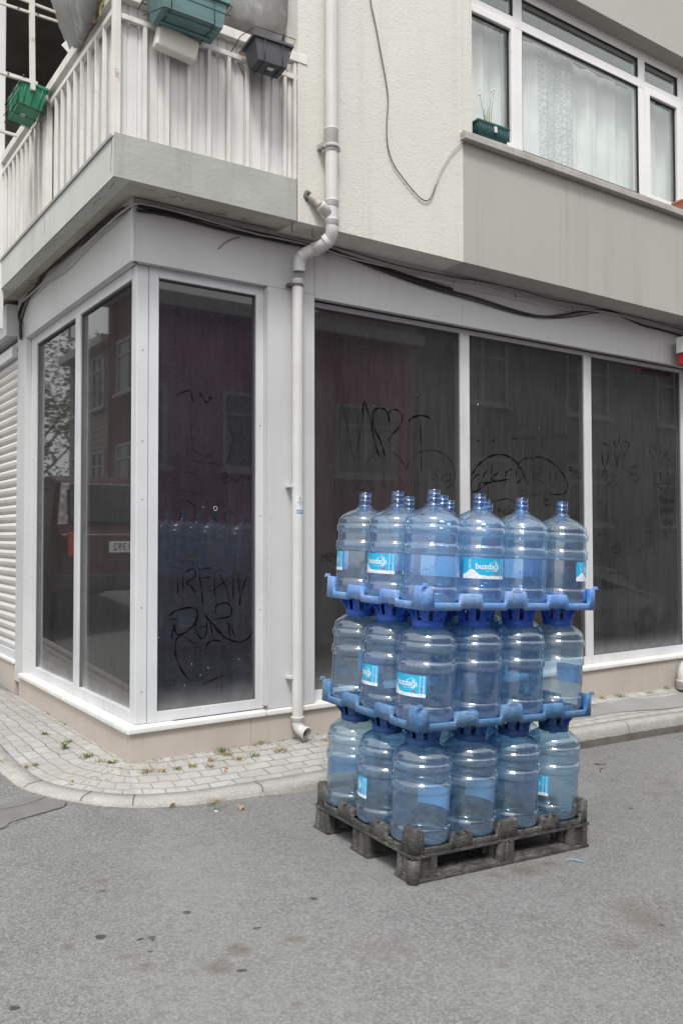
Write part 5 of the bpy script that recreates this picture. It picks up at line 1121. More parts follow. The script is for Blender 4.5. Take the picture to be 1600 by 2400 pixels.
def rim(mb, m, rc, zlow, zb, corner, post, mid, t=.020, hw=.060, cw=(.050, .078), arch=.010, bl=.010):
    lp = rim_loop(m, rc); rows = []
    for (x, y), n, sd in lp:
        s_, L, N = (x, LB, NB_) if sd == 'b' else (y, LA, NA_)
        top = zlow; bot = zb
        if sd == 'c': top = corner
        else:
            d = min(s_ + m, L + m - s_); top = zlow + (corner - zlow) * ss((cw[0 if sd == 'b' else 1] + bl - d) / bl / 1.2)
            for j in range(1, N):
                h = mid if (sd == 'b' and j == 2) else post
                top = max(top, zlow + (h - zlow) * ss((hw + bl - abs(s_ - j * PT)) / bl / 1.2))
                if arch: bot = max(bot, zb + arch * ss((hw * .95 + .004 - abs(s_ - j * PT)) / .008))
        e = .006; tt_ = t + .020 * min(1.0, max(0.0, (top - zlow) / .03))
        rows.append([(x - n[0] * tt_ * k_, y - n[1] * tt_ * k_, z) for k_, z in ((0, bot), (0, top - e), (.12, top - e * .3), (.3, top), (.7, top), (.88, top - e * .3), (1, top - e), (1, bot))])
    k = len(rows[0]); n_ = len(rows)
    mb.add([p for r in rows for p in r], [(i * k + a, ((i + 1) % n_) * k + a, ((i + 1) % n_) * k + (a + 1) % k, i * k + (a + 1) % k) for i in range(n_) for a in range(k)], 0, True)
def on_pallet(o, x, y, z, rz=0.0): o.matrix_world = PM @ Matrix.Translation((x, y, z)) @ Matrix.Rotation(rz, 4, 'Z'); return o

# neck cup moulded under a rack (12 per rack)
def cup_mesh(mat):
    mb = MB()
    mb.lathe([(.062, -.084), (.0705, -.084), (.0725, -.080), (.0745, -.052), (.070, -.052), (.064, -.080), (.062, -.084)], 36)
    for k in range(9):
        a0 = 2 * math.pi * k / 9 + .12; w_ = 2 * math.pi / 9 * .63; vs = []; ns = 4
        for i in range(ns + 1):
            a = a0 + w_ * i / ns
            for r, z in ((.0745, -.053), (.0885, .004), (.0835, .004), (.070, -.053)): vs.append((r * math.cos(a), r * math.sin(a), z))
        mb.add(vs, [(4 * i + j, 4 * (i + 1) + j, 4 * (i + 1) + (j + 1) % 4, 4 * i + (j + 1) % 4) for i in range(ns) for j in range(4)] + [(0, 1, 2, 3), (4 * ns + 3, 4 * ns + 2, 4 * ns + 1, 4 * ns)])
    for k in range(4):
        a = math.pi / 2 * k; c_, s_ = math.cos(a), math.sin(a); q = []
        for w_ in (-.0025, .0025):
            for r, z in ((.073, -.055), (.128, .002), (.086, .004)): q.append((r * c_ - w_ * s_, r * s_ + w_ * c_, z))
        mb.add(q, [(0, 1, 2), (5, 4, 3), (0, 3, 4, 1), (1, 4, 5, 2), (2, 5, 3, 0)])
    o = mb.build('neck_cup', mat); return o
def make_rack(z0, label, mat, cmat):
    root = empty('bottle_rack', (0, 0, 0), label, 'rack', 'blue racks between the bottle tiers')
    on_pallet(root, 0, 0, z0)
    mb = MB(); rim(mb, -.002, .034, .034, 0.0, .104, .074, .088, t=.012)
    # small locating knobs on the tall posts
    o = mb.build('rim', mat, root)
    for (x, y) in ((.012, .012), (LB - .012, .012), (.012, LA - .012), (LB - .012, LA - .012), (2 * PT, .010), (2 * PT, LA - .010)):
        mb = MB(); z = .086 if abs(x - 2 * PT) < .01 else .102
        w_ = .030 if abs(x - 2 * PT) < .01 else .016
        mb.add([(x - w_, y - .008, z), (x + w_, y - .008, z), (x + w_ * .6, y - .006, z + .016), (x - w_ * .6, y - .006, z + .016), (x - w_, y + .008, z), (x + w_, y + .008, z), (x + w_ * .6, y + .006, z + .016), (x - w_ * .6, y + .006, z + .016)],
               [(0, 1, 2, 3), (5, 4, 7, 6), (1, 5, 6, 2), (4, 0, 3, 7), (3, 2, 6, 7)]); mb.build('locating_knob', mat, root, .003)
    mb = MB(); mb.box(.012, LB - .012, .012, LA - .012, .010, .022)
    for i in range(1, 12): mb.box(i * LB / 12 - .002, i * LB / 12 + .002, .012, LA - .012, .001, .0098)
    for i in range(1, 9): mb.box(.012, LB - .012, i * LA / 9 - .002, i * LA / 9 + .002, .0015, .0097)
    mb.build('floor', mat, root)
    c0 = cup_mesh(cmat); k = 0
    for j in range(NB_):
        for i in range(NA_):
            c_ = c0 if k == 0 else c0.copy()
            if k: C.objects.link(c_)
            c_.parent = root; c_.location = ((j + .5) * PT, (i + .5) * PT, 0.0); k += 1
    return root
Z1, Z2 = 1.166, 0.6435
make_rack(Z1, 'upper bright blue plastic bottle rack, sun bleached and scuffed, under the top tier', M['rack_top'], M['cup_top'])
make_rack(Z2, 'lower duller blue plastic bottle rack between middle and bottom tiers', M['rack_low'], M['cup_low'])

# grey plastic pallet
pal = empty('pallet', (0, 0, 0), 'weathered dark grey plastic pallet under the stack of water bottles', 'pallet'); on_pallet(pal, 0, 0, 0)
mb = MB(); rim(mb, -.006, .022, .146, .104, .232, .188, .205, t=.014, hw=.055, arch=0); mb.build('rim', M['pallet'], pal)
for jx, jy in [(j * PT + dx, .011) for j in (1, 3) for dx in (-.024, .024)] + [(j * PT + dx, LA - .011) for j in (1, 3) for dx in (-.024, .024)] + [(.011, PT * i) for i in (1, 2)]:
    zt2 = .188; mb = MB(); mb.lathe([(.0105, .0), (.0105, .0012)], 16, (jx, jy, zt2 - .0008), cap0=True, cap1=True); mb.build('slot_hole_shade', M['dark_gap'], pal)  # flat dark discs painted in place of the shade inside the holes
mb = MB(); mb.box(.004, LB - .004, .004, LA - .004, .108, .120)
for i in range(1, 22): mb.box(i * LB / 22 - .002, i * LB / 22 + .002, .005, LA - .005, .1202, .146)
for i in range(1, 16): mb.box(.005, LB - .005, i * LA / 16 - .002, i * LA / 16 + .002, .1201, .1455)
mb.build('deck', M['pallet'], pal)
run_y = ((.002, .135), (LA / 2 - .075, LA / 2 + .075), (LA - .135, LA - .002))
leg_x = ((.002, .150), (LB / 2 - .055, LB / 2 + .055), (LB - .150, LB - .002))
for ri, (ya, yb_) in enumerate(run_y):
    mb = MB(); x0, x1 = .002, LB - .002
    mb.box(x0, x1, ya, yb_, 0.0, .016)
    mb.build('runner', M['pallet'], pal, .004)
    mb = MB()
    for s0, s1 in ((leg_x[0][1], leg_x[1][0]), (leg_x[1][1], leg_x[2][0])):      # sloped lead-in between the feet
        vs_ = [(s0, ya + .002, .0162), (s1, ya + .002, .0162), (s1, yb_ - .002, .0162), (s0, yb_ - .002, .0162), (s0, (ya + yb_) / 2 - .02, .034), (s1, (ya + yb_) / 2 - .02, .034), (s1, (ya + yb_) / 2 + .02, .034), (s0, (ya + yb_) / 2 + .02, .034)]
        mb.add(vs_, [(0, 1, 5, 4), (4, 5, 6, 7), (7, 6, 2, 3), (0, 4, 7, 3), (1, 2, 6, 5)])
    mb.build('lead_in', M['pallet'], pal)
    for li, (xa, xb_) in enumerate(leg_x):
        mb = MB(); e = .014
        # ribbed hollow foot: core box, round columns at the ends, fins
        mb.box(xa + e, xb_ - e, ya + e, yb_ - e, .016, .106)
        for cx_ in (xa + .022, xb_ - .022):
            for cy_ in (ya + .022, yb_ - .022): mb.lathe([(.021, .0162), (.019, .1062)], 16, (cx_, cy_, 0))
        n_ = 3
        for q in range(1, n_ + 1):
            xx = xa + (xb_ - xa) * q / (n_ + 1)
            if n_ and abs(xx - (xa + xb_) / 2) > .02 or li == 1: mb.box(xx - .009, xx + .009, ya + .003, yb_ - .003, .0163, .1061)
        yy = (ya + yb_) / 2; mb.lathe([(.030, .0164), (.027, .1063)], 18, (xa + .032, yy, 0)); mb.lathe([(.030, .0164), (.027, .1063)], 18, (xb_ - .032, yy, 0))
        mb.build('foot', M['pallet'], pal, .0025)
mb = MB(); mb.lathe([(.024, .0), (.028, .004), (.028, .1035), (.026, .104)], 20, (.020, .020, 0)); mb.build('corner_sleeve', M['pallet'], pal)

# bottle ------------------------------------------------------------
prof = [(.112, 0.000), (.124, .003), (.1315, .010), (.1345, .022), (.1352, .030), (.1352, .058), (.1340, .065), (.1300, .0695), (.1288, .0720), (.1288, .078), (.1295, .085), (.1295, .205), (.1288, .212), (.1290, .2145), (.1340, .2180), (.1366, .2240), (.1366, .2520), (.1345, .2585), (.1290, .2625), (.1275, .266), (.1278, .275), (.1278, .298), (.1275, .3050), (.1290, .3085), (.1335, .3120), (.1354, .3180), (.1354, .3360), (.1335, .3420), (.1290, .3455), (.1275, .3480),
        (.1285, .352), (.1278, .362), (.1235, .374), (.1165, .384), (.1050, .394), (.0900, .404), (.0740, .413), (.0580, .421), (.0440, .428), (.0350, .434), (.0300, .438)]
pm = MB(); pm.lathe(prof, 56)
pm.lathe([(.0005, .012), (.040, .013), (.085, .010), (.106, .003), (.112, 0.0)], 56)
def round_label(a0=-math.pi / 2):
    """printed label wrapped on the wall, centred on local -Y"""
    mb = MB(); H0, H1 = .113, .207; hw = .108; R0 = .1300
    def W(s_, z, r): a = a0 + s_ / .1300; return (r * math.cos(a), r * math.sin(a), z)
    n = 22
    for r, mi, inv in ((R0, 0, 0), (R0 - .0009, 1, 1)):
        vs = [];
        for k in range(n + 1): s_ = -hw + 2 * hw * k / n; vs += [W(s_, H0, r), W(s_, H1, r)]
        mb.add(vs, [(2 * k, 2 * k + 2, 2 * k + 3, 2 * k + 1) for k in range(n)], mi, True)
    def poly(pts, mi, dr=.0004): mb.add([W(x, z, R0 + dr) for x, z in pts], [tuple(range(len(pts)))], mi)
    # brand lettering
    vv, ff = text2d('buzdağı', .038, .014); wx = max(x for x, y in vv)
    mb.add([W(x - wx * .40 - .004, .158 + y, R0 + .0005) for x, y in vv], ff, 2)
    vv, ff = text2d('doğal mineralli su', .0075); mb.add([W(x - .004, .1475 + y, R0 + .0005) for x, y in vv], ff, 2)
    # mountain line over the name
    ml = [(.020, .181), (.030, .190), (.034, .1875), (.043, .198), (.050, .188), (.0535, .1915), (.062, .181)]
    for (x0, z0), (x1, z1) in zip(ml[:-1], ml[1:]):
        L = math.hypot(x1 - x0, z1 - z0); nx_, nz_ = -(z1 - z0) / L * .0007, (x1 - x0) / L * .0007
        poly([(x0 - nx_, z0 - nz_), (x1 - nx_, z1 - nz_), (x1 + nx_, z1 + nz_), (x0 + nx_, z0 + nz_)], 2, .0005)
    # vertical word on the left
    vv, ff = text2d('SAKARYA', .017, 0)
    mb.add([W(-.077 - y * 1.0 + .006, .128 + x * 1.0, R0 + .0005) for x, y in vv], ff, 2)
    # barcode and small print block on the right
    poly([(.078, .128), (.101, .128), (.101, .204), (.078, .204)], 1, .0004)
    for k in range(9): poly([(.081, .165 + k * .004), (.098, .165 + k * .004), (.098, .1668 + k * .004), (.081, .1668 + k * .004)], 0, .0006)
    for k in range(6): poly([(.081, .132 + k * .005), (.097 - .002 * (k % 3), .132 + k * .005), (.097 - .002 * (k % 3), .1338 + k * .005), (.081, .1338 + k * .005)], 3, .0006)
    # snowy range along the foot
    rnd = random.Random(4); top = []
    for k in range(37):
        x = -.107 + .2138 * k / 36; t = (x + .107) / .214
        h = .010 + .027 * math.exp(-((t - .19) / .13) ** 2) + .004 * abs(math.sin(k * 1.9)) + .003 * rnd.random(); top.append((x, .1135 + h))
    for (x0, z0), (x1, z1) in zip(top[:-1], top[1:]): poly([(x0, .1133), (x1, .1133), (x1, z1), (x0, z0)], 2, .0005)
    for k in range(26):
        x = -.104 + .2 * rnd.random(); t = (x + .107) / .214; hm = .006 + .026 * math.exp(-((t - .17) / .10) ** 2); z = .115 + hm * rnd.random(); s_ = .002 + .004 * rnd.random()
        poly([(x, z), (x + s_ * .8, z + s_ * .2), (x + s_ * .5, z + s_ * 1.3)], 3 if k % 3 else 0, .0006)
    poly([(.044, .1325), (.062, .1325), (.063, .140), (.058, .1425), (.048, .1415)], 4, .0007)
    return mb.build('label', [M['label'], M['label_back'], M['label_white'], M['label_navy'], M['label_red']])
bot = empty('water_bottle', (0, 0, 0), 'x', 'bottle')
b_body = pm.build('body', M['bottle'], bot)
cap = MB(); cap.lathe([(.0400, .4345), (.0400, .4395), (.0300, .4400), (.0292, .446), (.0292, .462), (.0305, .463), (.0305, .466), (.0292, .467), (.0292, .482), (.0305, .483), (.0305, .486), (.0292, .487), (.0295, .503), (.0302, .506), (.0285, .5065), (.0270, .500), (.0270, .494), (.0002, .493)], 32)
b_cap = cap.build('cap', M['bottle_cap'], bot)
b_plug = MB().lathe([(.0002, .392), (.0150, .392), (.0185, .397), (.0190, .415), (.0195, .434), (.026, .437)], 24).build('plug', M['plug'], bot)
b_label = round_label(); b_label.parent = bot
# raised lettering on the blank side of the wall
mb = MB(); vv, ff = text2d('buzdağı', .046, .004)
for dr in (.0012,):
    mb.add([(.1296 * math.cos(math.pi / 2 + (x - .09) / .13) * (1 + dr * 7), .1296 * math.sin(math.pi / 2 + (x - .09) / .13) * (1 + dr * 7), .125 + y) for x, y in vv], ff)
for x0, x1 in ((-.115, -.045), (.02, .10)):
    pts = [(x0, .275), (x1, .275), (x1, .296), (x0, .296), (x0, .275)]
    mb.tube([(.1290 * math.cos(math.pi / 2 + s_ / .13), .1290 * math.sin(math.pi / 2 + s_ / .13), z) for (sa, za), (sb, zb2) in zip(pts[:-1], pts[1:]) for s_, z in [(sa + (sb - sa) * q / 6, za + (zb2 - za) * q / 6) for q in range(6)]], .0011, 5, closed=True)
    vv, ff = text2d('19 LT', .017, .0)
    mb.add([(.1302 * math.cos(math.pi / 2 + (x0 + .008 + x) / .13), .1302 * math.sin(math.pi / 2 + (x0 + .008 + x) / .13), .279 + y) for x, y in vv], ff)
b_emb = mb.build('embossing', M['plug'], bot)
LBL = {(0, 0, 0): 154, (0, 1, 0): 20, (0, 2, 0): -140, (0, 3, 0): 86, (0, 0, 1): -47, (0, 0, 2): -97,
       (1, 0, 0): -47, (1, 0, 1): -72, (1, 0, 2): 132, (1, 1, 0): None, (1, 2, 0): None, (1, 3, 0): 130,
       (2, 0, 0): 138, (2, 0, 1): -89, (2, 0, 2): -154, (2, 1, 0): 137, (2, 2, 0): None, (2, 3, 0): -53}
TIER = ['top', 'middle', 'bottom']; BZ = [1.195, 0.672, 0.1475]
ORD = ['front corner', 'second from the front corner', 'third from the front corner', 'far right corner']
ORL = ['', 'second along the left side', 'rear left corner']
WHERE = {(0, 0): 'at the front corner', (1, 0): 'second from the front corner on the right side', (2, 0): 'third from the front corner on the right side', (3, 0): 'at the far right corner',
         (0, 1): 'second from the front corner on the left side', (0, 2): 'at the far left corner', (1, 1): 'inside the stack behind the front corner', (2, 1): 'inside the stack on the right',
         (3, 1): 'on the hidden right end, middle row', (1, 2): 'in the back row next to the far left corner', (2, 2): 'in the back row, third from the left', (3, 2): 'at the hidden rear corner'}
def lblnote(a):
    if a is None: return 'with no label'
    a = (a + 180) % 360 - 180
    if abs(a) < 35: return 'cyan label facing the camera'
    if abs(a) < 110: return 'cyan label turned ' + ('left' if a < 0 else 'right')
    return 'label showing through from behind'
first = True
for ti in range(3):
    for j in range(NB_):
        for i in range(NA_):
            a = LBL.get((ti, j, i), 'r'); rand = a == 'r'
            if rand: a = random.choice([150, 170, -160, 120, 200])
            if first:
                r = bot; parts = [b_body, b_cap, b_plug, b_label, b_emb]; first = False
            else:
                r = bot.copy(); C.objects.link(r); parts = []
                for p0 in (b_body, b_cap, b_plug, b_label, b_emb):
                    if p0 is b_label and a is None: continue
                    p = p0.copy(); C.objects.link(p); p.parent = r; parts.append(p)
            x, y = (j + .5) * PT, (i + .5) * PT
            wp = PM @ Vector((x, y, BZ[ti])); al = math.atan2(CAM.y - wp.y, CAM.x - wp.x)
            base = math.atan2(PB.y, PB.x)
            psi = R_(a if a is not None else 10)
            on_pallet(r, x + random.uniform(-.002, .002), y + random.uniform(-.002, .002), BZ[ti], al + psi + math.pi / 2 - base)
            r['group'] = 'blue water bottles stacked on the pallet'
            r['label'] = ('%s tier water bottle %s' % (TIER[ti], WHERE[(j, i)])) + ('' if rand else ', ' + lblnote(a))
            r['category'] = 'bottle'
for o in D.objects:
    if o.name.startswith('water_bottle') and len(o['label'].split()) > 16: o['label'] = ' '.join(o['label'].replace('showing through', 'seen').replace('on the right side', 'on the right').replace('on the left side', 'on the left').split()[:16])

# ================================================================== WEEDS AND LITTER
def tuft(p, n, h, spread, mat_i, mb):
    for k in range(n):
        a = random.uniform(0, 6.28); r = random.uniform(0, spread); b = Vector((p.x + r * math.cos(a), p.y + r * math.sin(a), p.z)); hh = h * random.uniform(.4, 1)
        d = Vector((math.cos(a), math.sin(a), 0)) * hh * random.uniform(.2, .9); w_ = Vector((-math.sin(a), math.cos(a), 0)) * .0016
        m_ = b + d * .45 + Vector((0, 0, hh * .7)); e = b + d + Vector((0, 0, hh * random.uniform(.5, .9)))
        mb.add([b - w_, b + w_, m_ + w_ * .8, m_ - w_ * .8, e], [(0, 1, 2, 3), (3, 2, 4)], mat_i if random.random() < .8 else 1 - mat_i)
mb = MB()
TUFTS = [(95, 1650, 16, 0, .045), (110, 1668, 10, 1, .05), (125, 1675, 16, 1, .06), (155, 1692, 16, 1, .07), (160, 1697, 8, 0, .05), (108, 1722, 10, 0, .03), (160, 1740, 9, 0, .035), (205, 1775, 14, 0, .05), (235, 1785, 9, 1, .04), (85, 1795, 5, 0, .03), (60, 1800, 6, 1, .04),
         (345, 1805, 12, 1, .05), (380, 1805, 10, 1, .035), (415, 1805, 10, 0, .03), (452, 1802, 9, 1, .03), (495, 1780, 9, 1, .04), (520, 1762, 14, 0, .05), (530, 1768, 9, 1, .04), (595, 1775, 11, 0, .04), (655, 1760, 12, 1, .05), (610, 1742, 12, 1, .06), (560, 1780, 9, 1, .04), (490, 1800, 6, 1, .03),
         (508, 1878, 8, 1, .05), (500, 1885, 8, 0, .04), (40, 1620, 8, 0, .04), (10, 1575, 10, 0, .06), (8, 1785, 6, 1, .04), (765, 1735, 8, 1, .04), (1410, 1640, 10, 1, .05), (1450, 1637, 12, 0, .05), (1520, 1632, 10, 1, .05), (1560, 1620, 12, 1, .06), (1590, 1612, 12, 0, .05), (1385, 1655, 8, 1, .05)]
for (u, v, n, m_, sp_) in TUFTS: tuft(pave_hit(u, v), n * 6, .026 if n < 12 else .036, sp_, m_, mb)
o = mb.build('weeds', [M['leaf'], M['straw']]); o['kind'] = 'stuff'; o['label'] = 'small green and dry weeds growing in the paving joints'
# scattered soil crumbs, needles and leaf litter along wall and kerb
mb = MB()
for k in range(900):
    if k % 3 == 0: q = pave_hit(random.choice([random.gauss(150, 50), random.gauss(600, 70), random.gauss(100, 30)]), 1700); 
    if k % 2:
        x = random.uniform(-.3, 1.6) if k % 4 else random.uniform(.4, 1.3); p = Vector((x, random.uniform(-.16, -.005) * random.random(), 0)); p.z = pave_z(p.x, p.y) + .004
    else:
        i = random.randrange(40, len(kp) - 80); a = kp[i]; p = Vector((a.x, a.y, 0)) + Vector((random.uniform(-.02, .02), random.gauss(-.015, .02) if a.x > -.2 else random.gauss(0, .02), 0))
        if (p.xy - kp[i].xy).length > .08: continue
        if p.y > kp[i].y + .005: continue
        p.z = road_z(p.x, p.y) + .003
    a = random.uniform(0, 6.28); L_ = random.uniform(.002, .009); d = Vector((math.cos(a), math.sin(a), 0)) * L_; w_ = Vector((-math.sin(a), math.cos(a), 0)) * random.uniform(.001, .003)
    mb.add([p - d, p + w_, p + d, p - w_, p + Vector((0, 0, .003))], [(0, 1, 4), (1, 2, 4), (2, 3, 4), (3, 0, 4)], random.choice([0, 0, 1, 2]))
o = mb.build('litter', [M['litter'], M['twig'], M['straw']]); o['kind'] = 'stuff'; o['label'] = 'soil crumbs and dry litter along the kerb and wall'
def leafy(name, label, p, n, L_, mat, cat, flat=.3):
    root = empty(name, p, label, cat)
    for k in range(n):
        a = 2 * math.pi * k / n + random.uniform(-.3, .3); l = L_ * random.uniform(.7, 1.1); w_ = l * .22; el = random.uniform(.1, .9) * flat
        q = []
        for t, ww in ((0, .1), (.35, 1), (.7, .8), (1, .05)):
            c_ = Vector((math.cos(a) * l * t, math.sin(a) * l * t, .004 + l * el * math.sin(t * 2.4))); s_ = Vector((-math.sin(a), math.cos(a), 0)) * w_ * ww
            q += [p + c_ - s_, p + c_ + Vector((0, 0, -.002 if 0 < t < 1 else 0)), p + c_ + s_]
        mb = MB(); mb.add(q, [(3 * i + j, 3 * i + j + 1, 3 * i + j + 4, 3 * i + j + 3) for i in range(3) for j in range(2)], 0, True); rel(mb.build('leaf', mat), root)
    return root
leafy('weed', 'pale green broad leaved weed by the plinth corner', pave_hit(264, 1787), 7, .05, M['leaf_pale'], 'weed', 1.1)
leafy('weed', 'small spiky green weed in the paving left of the corner', pave_hit(152, 1755), 9, .04, M['leaf'], 'weed', 1.2)
def fallen(label, p, L_, mat, rz):
    mb = MB(); q = []
    for t, ww in ((0, .1), (.25, .8), (.55, 1), (.8, .6), (1, .03)):
        c_ = Vector((L_ * (t - .5), 0, .006 + .014 * math.sin(t * 3.1))); s_ = Vector((0, L_ * .3 * ww, 0)); q += [c_ - s_ + Vector((0, 0, .012 * ww)), c_, c_ + s_ + Vector((0, 0, .010 * ww))]
    mb.add(q, [(3 * i + j, 3 * i + j + 1, 3 * i + j + 4, 3 * i + j + 3) for i in range(4) for j in range(2)], 0, True)
    o = mb.build('fallen_leaf', mat); o.location = p; o.rotation_euler = (0.1, -.1, rz); tag(o, label, 'leaf', 'fallen leaves on the ground')
dry = simple('tan_dry_leaf', (0.40, 0.30, 0.16), .8, (0.3, 0.2, 0.1), 20)
fallen('curled tan dry leaf on the road in front of the kerb', ground(565, 1897), .055, dry, .9)
fallen('tan dry leaf lying against the kerb', ground(405, 1893), .045, dry, -.2)
fallen('small reddish leaf on the paving in front of the narrow window', pave_hit(530, 1812), .03, simple('red_leaf', (0.4, .14, .08), .8), .4)
fallen('small brown leaf on the paving left of the corner', pave_hit(168, 1840), .03, dry, .4)
fallen('dark curled leaf on the road right of the pallet', ground(1408, 1809), .035, M['twig'], .1)
mb = MB(); p0 = ground(1343, 2021); mb.tube(crom([p0 + Vector((-.035, .02, .004)), p0 + Vector((-.012, .018, .01)), p0 + Vector((.012, .0, .01)), p0 + Vector((.035, -.03, .004))], 5), .0028, 6); tag(mb.build('strap_scrap', M['strap']), 'scrap of pale blue plastic strap on the road right of the pallet', 'litter')
lt = empty('paper_scrap', ground(507, 1903), 'tiny white scrap of paper on the road near the kerb', 'litter')
mb = MB(); mb.add([(-.011, -.008, .003), (.010, -.009, .004), (.012, .007, .003), (-.008, .009, .008)], [(0, 1, 2, 3)]); mb.build('paper', M['chalk'], lt)
# twigs of dry rust-coloured weed on the sill at the pilaster
leafy('dry_weed', 'dry reddish weed on the marble sill at the foot of the pilaster', Vector((.90, .0, .209)), 9, .028, M['twig'], 'weed', 1.4)

# ================================================================== THE STREET OPPOSITE (seen mirrored in the glass)
def facade(name, label, x0, x1, y0, y1, h, wallm, face, rows, cols, ww, wh, z1st, framem, balc=False, gap=None):
    """block with window openings on one face; face 'n' looks +Y, 'e' looks +X"""
    root = empty(name, ((x0 + x1) / 2, (y0 + y1) / 2, 0), label, 'building')
    mb = MB(); mb.box(x0, x1, y0, y1, -2, h); rel(mb.build('wall', wallm), root)
    mb = MB()
    if face == 'n': mb.box(x0 - .1, x1 + .1, y1 - .2, y1 + .35, h, h + .25)
    else: mb.box(x1 - .2, x1 + .35, y0 - .1, y1 + .1, h, h + .25)
    rel(mb.build('cornice', M['slab_left']), root)
    L = (x1 - x0) if face == 'n' else (y1 - y0)
    for r in range(rows):
        for c_ in range(cols):
            s_ = L * (c_ + .5) / cols; z = z1st + r * 2.9
            fm = MB(); gm = MB(); f = .07
            def bx(m_, s0, s1, za, zb2, d0, d1):
                if face == 'n': m_.box(x0 + s0, x0 + s1, y1 + d0, y1 + d1, za, zb2)
                else: m_.box(x1 + d0, x1 + d1, y0 + s0, y0 + s1, za, zb2)
            a, b = s_ - ww / 2, s_ + ww / 2
            bx(fm, a, b, z, z + f, .005, .06); bx(fm, a, b, z + wh - f, z + wh, .005, .06); bx(fm, a, a + f, z + f, z + wh - f, .005, .06); bx(fm, b - f, b, z + f, z + wh - f, .005, .06); bx(fm, s_ - f / 2, s_ + f / 2, z + f, z + wh - f, .005, .06)
            bx(fm, a, b, z + wh * .7, z + wh * .7 + .05, .004, .058); bx(fm, a - .1, b + .1, z - .08, z - .005, .0, .14)
            w_ = rel(fm.build('window', framem), root)
            bx(gm, a + f, b - f, z + f, z + wh - f, .012, .02); g_ = gm.build('pane', M['far_glass'], w_)
    return root
M['far_glass'] = simple('far_window_glass', (0.03, 0.035, 0.04), 0.06, (0.12, 0.125, 0.125), 1.2, 0.6)
M['far_frame'] = simple('weathered_far_window_frame', (0.42, 0.41, 0.40), 0.6)
def siding(name, c, pitch):
    t = NT(name); v = t.mapping(src='World'); z = t.n('ShaderNodeSeparateXYZ', Vector=v).outputs['Z']
    f = t.math('FRACT', t.math('MULTIPLY', z, 1 / pitch)); g_ = t.math('LESS_THAN', f, 0.12)
    a = t.mix(g_, c, tuple(x * .45 for x in c)); a = t.mix(t.ramp(t.noise(v, 1.2, 4), .3, .7, 0, .4), a, tuple(x * .75 for x in c))
    return t.done(t.principled(Base_Color=a, Roughness=.8))
M['siding'] = siding('weathered_wood_siding', (0.30, 0.28, 0.25), .18)
M['redwall'] = simple('dark_red_render', (0.12, 0.035, 0.035), .85, (0.09, 0.028, 0.03), .8)
M['mauve'] = simple('mauve_render', (0.36, 0.11, 0.22), .85, (0.28, 0.09, 0.17), .8)
M['greyb'] = simple('grey_render', (0.20, 0.19, 0.185), .85, (0.16, 0.155, 0.15), .8)
facade('townhouse', 'dark red rendered townhouse across the street, mirrored in the shop glass', -3.0, 10.2, -16, -9.6, 5.5, M['mauve'], 'n', 1, 5, 1.5, 1.5, 2.6, M['far_frame'])
facade('townhouse', 'grey rendered apartment house further along the street, mirrored in the right panes', 10.6, 26, -18, -9.8, 7.4, M['greyb'], 'n', 2, 4, 1.7, 1.6, 1.6, M['far_frame'])
facade('townhouse', 'red house with white windows across the side street, mirrored left of the corner', -13, -6.4, 9.0, 19.2, 8.0, M['redwall'], 'e', 2, 3, 1.7, 1.5, 2.4, M['far_frame'])
facade('townhouse', 'weathered wooden house on the side street, mirrored in the left panes', -13, -6.6, 19.5, 23.5, 7.0, M['siding'], 'e', 2, 2, 1.1, 1.6, 2.3, M['far_frame'])
def tree(label, x, y, h, R0, seed):
    rnd = random.Random(seed); root = empty('tree', (x, y, 0), label, 'tree', 'street trees mirrored in the left windows')
    mb = MB(); mb.tube(crom([(x, y, -.3), (x + .1, y, h * .3), (x - .1, y + .1, h * .65)], 4), [.17, .16, .15, .14, .13, .12, .11, .09, .07], 10); 
    for k in range(7):
        a = rnd.uniform(0, 6.28); mb.tube([(x, y, h * (.35 + .05 * k)), (x + R0 * .6 * math.cos(a), y + R0 * .6 * math.sin(a), h * (.55 + .05 * k))], [.06, .02], 6)
    rel(mb.build('trunk', M['twig']), root)
    mb = MB(); cl = [(x + rnd.gauss(0, R0 * .45), y + rnd.gauss(0, R0 * .45), h * .7 + rnd.gauss(0, R0 * .4), R0 * rnd.uniform(.25, .5)) for _ in range(22)]
    for k in range(2600):
        cx, cy, cz, cr = cl[k % 22]; d = Vector((rnd.gauss(0, 1), rnd.gauss(0, 1), rnd.gauss(0, 1))).normalized() * cr * rnd.uniform(.6, 1.05); p = Vector((cx, cy, cz)) + d
        u = Vector((rnd.gauss(0, 1), rnd.gauss(0, 1), rnd.gauss(0, 1))).normalized() * .09; w_ = u.orthogonal().normalized() * .05
        mb.add([p - u, p + w_, p + u, p - w_], [(0, 1, 2, 3)])
    rel(mb.build('crown', M['tree_leaf']), root)
M['tree_leaf'] = simple('tree_foliage', (0.06, 0.085, 0.035), .7, (0.035, 0.055, 0.02), .8)
tree('leafy street tree beside the wooden house, nearer of the two', -6.3, 26.0, 8.5, 2.6, 3)
tree('leafy street tree at the far end of the side street', -7.0, 33.0, 10.0, 3.2, 8)
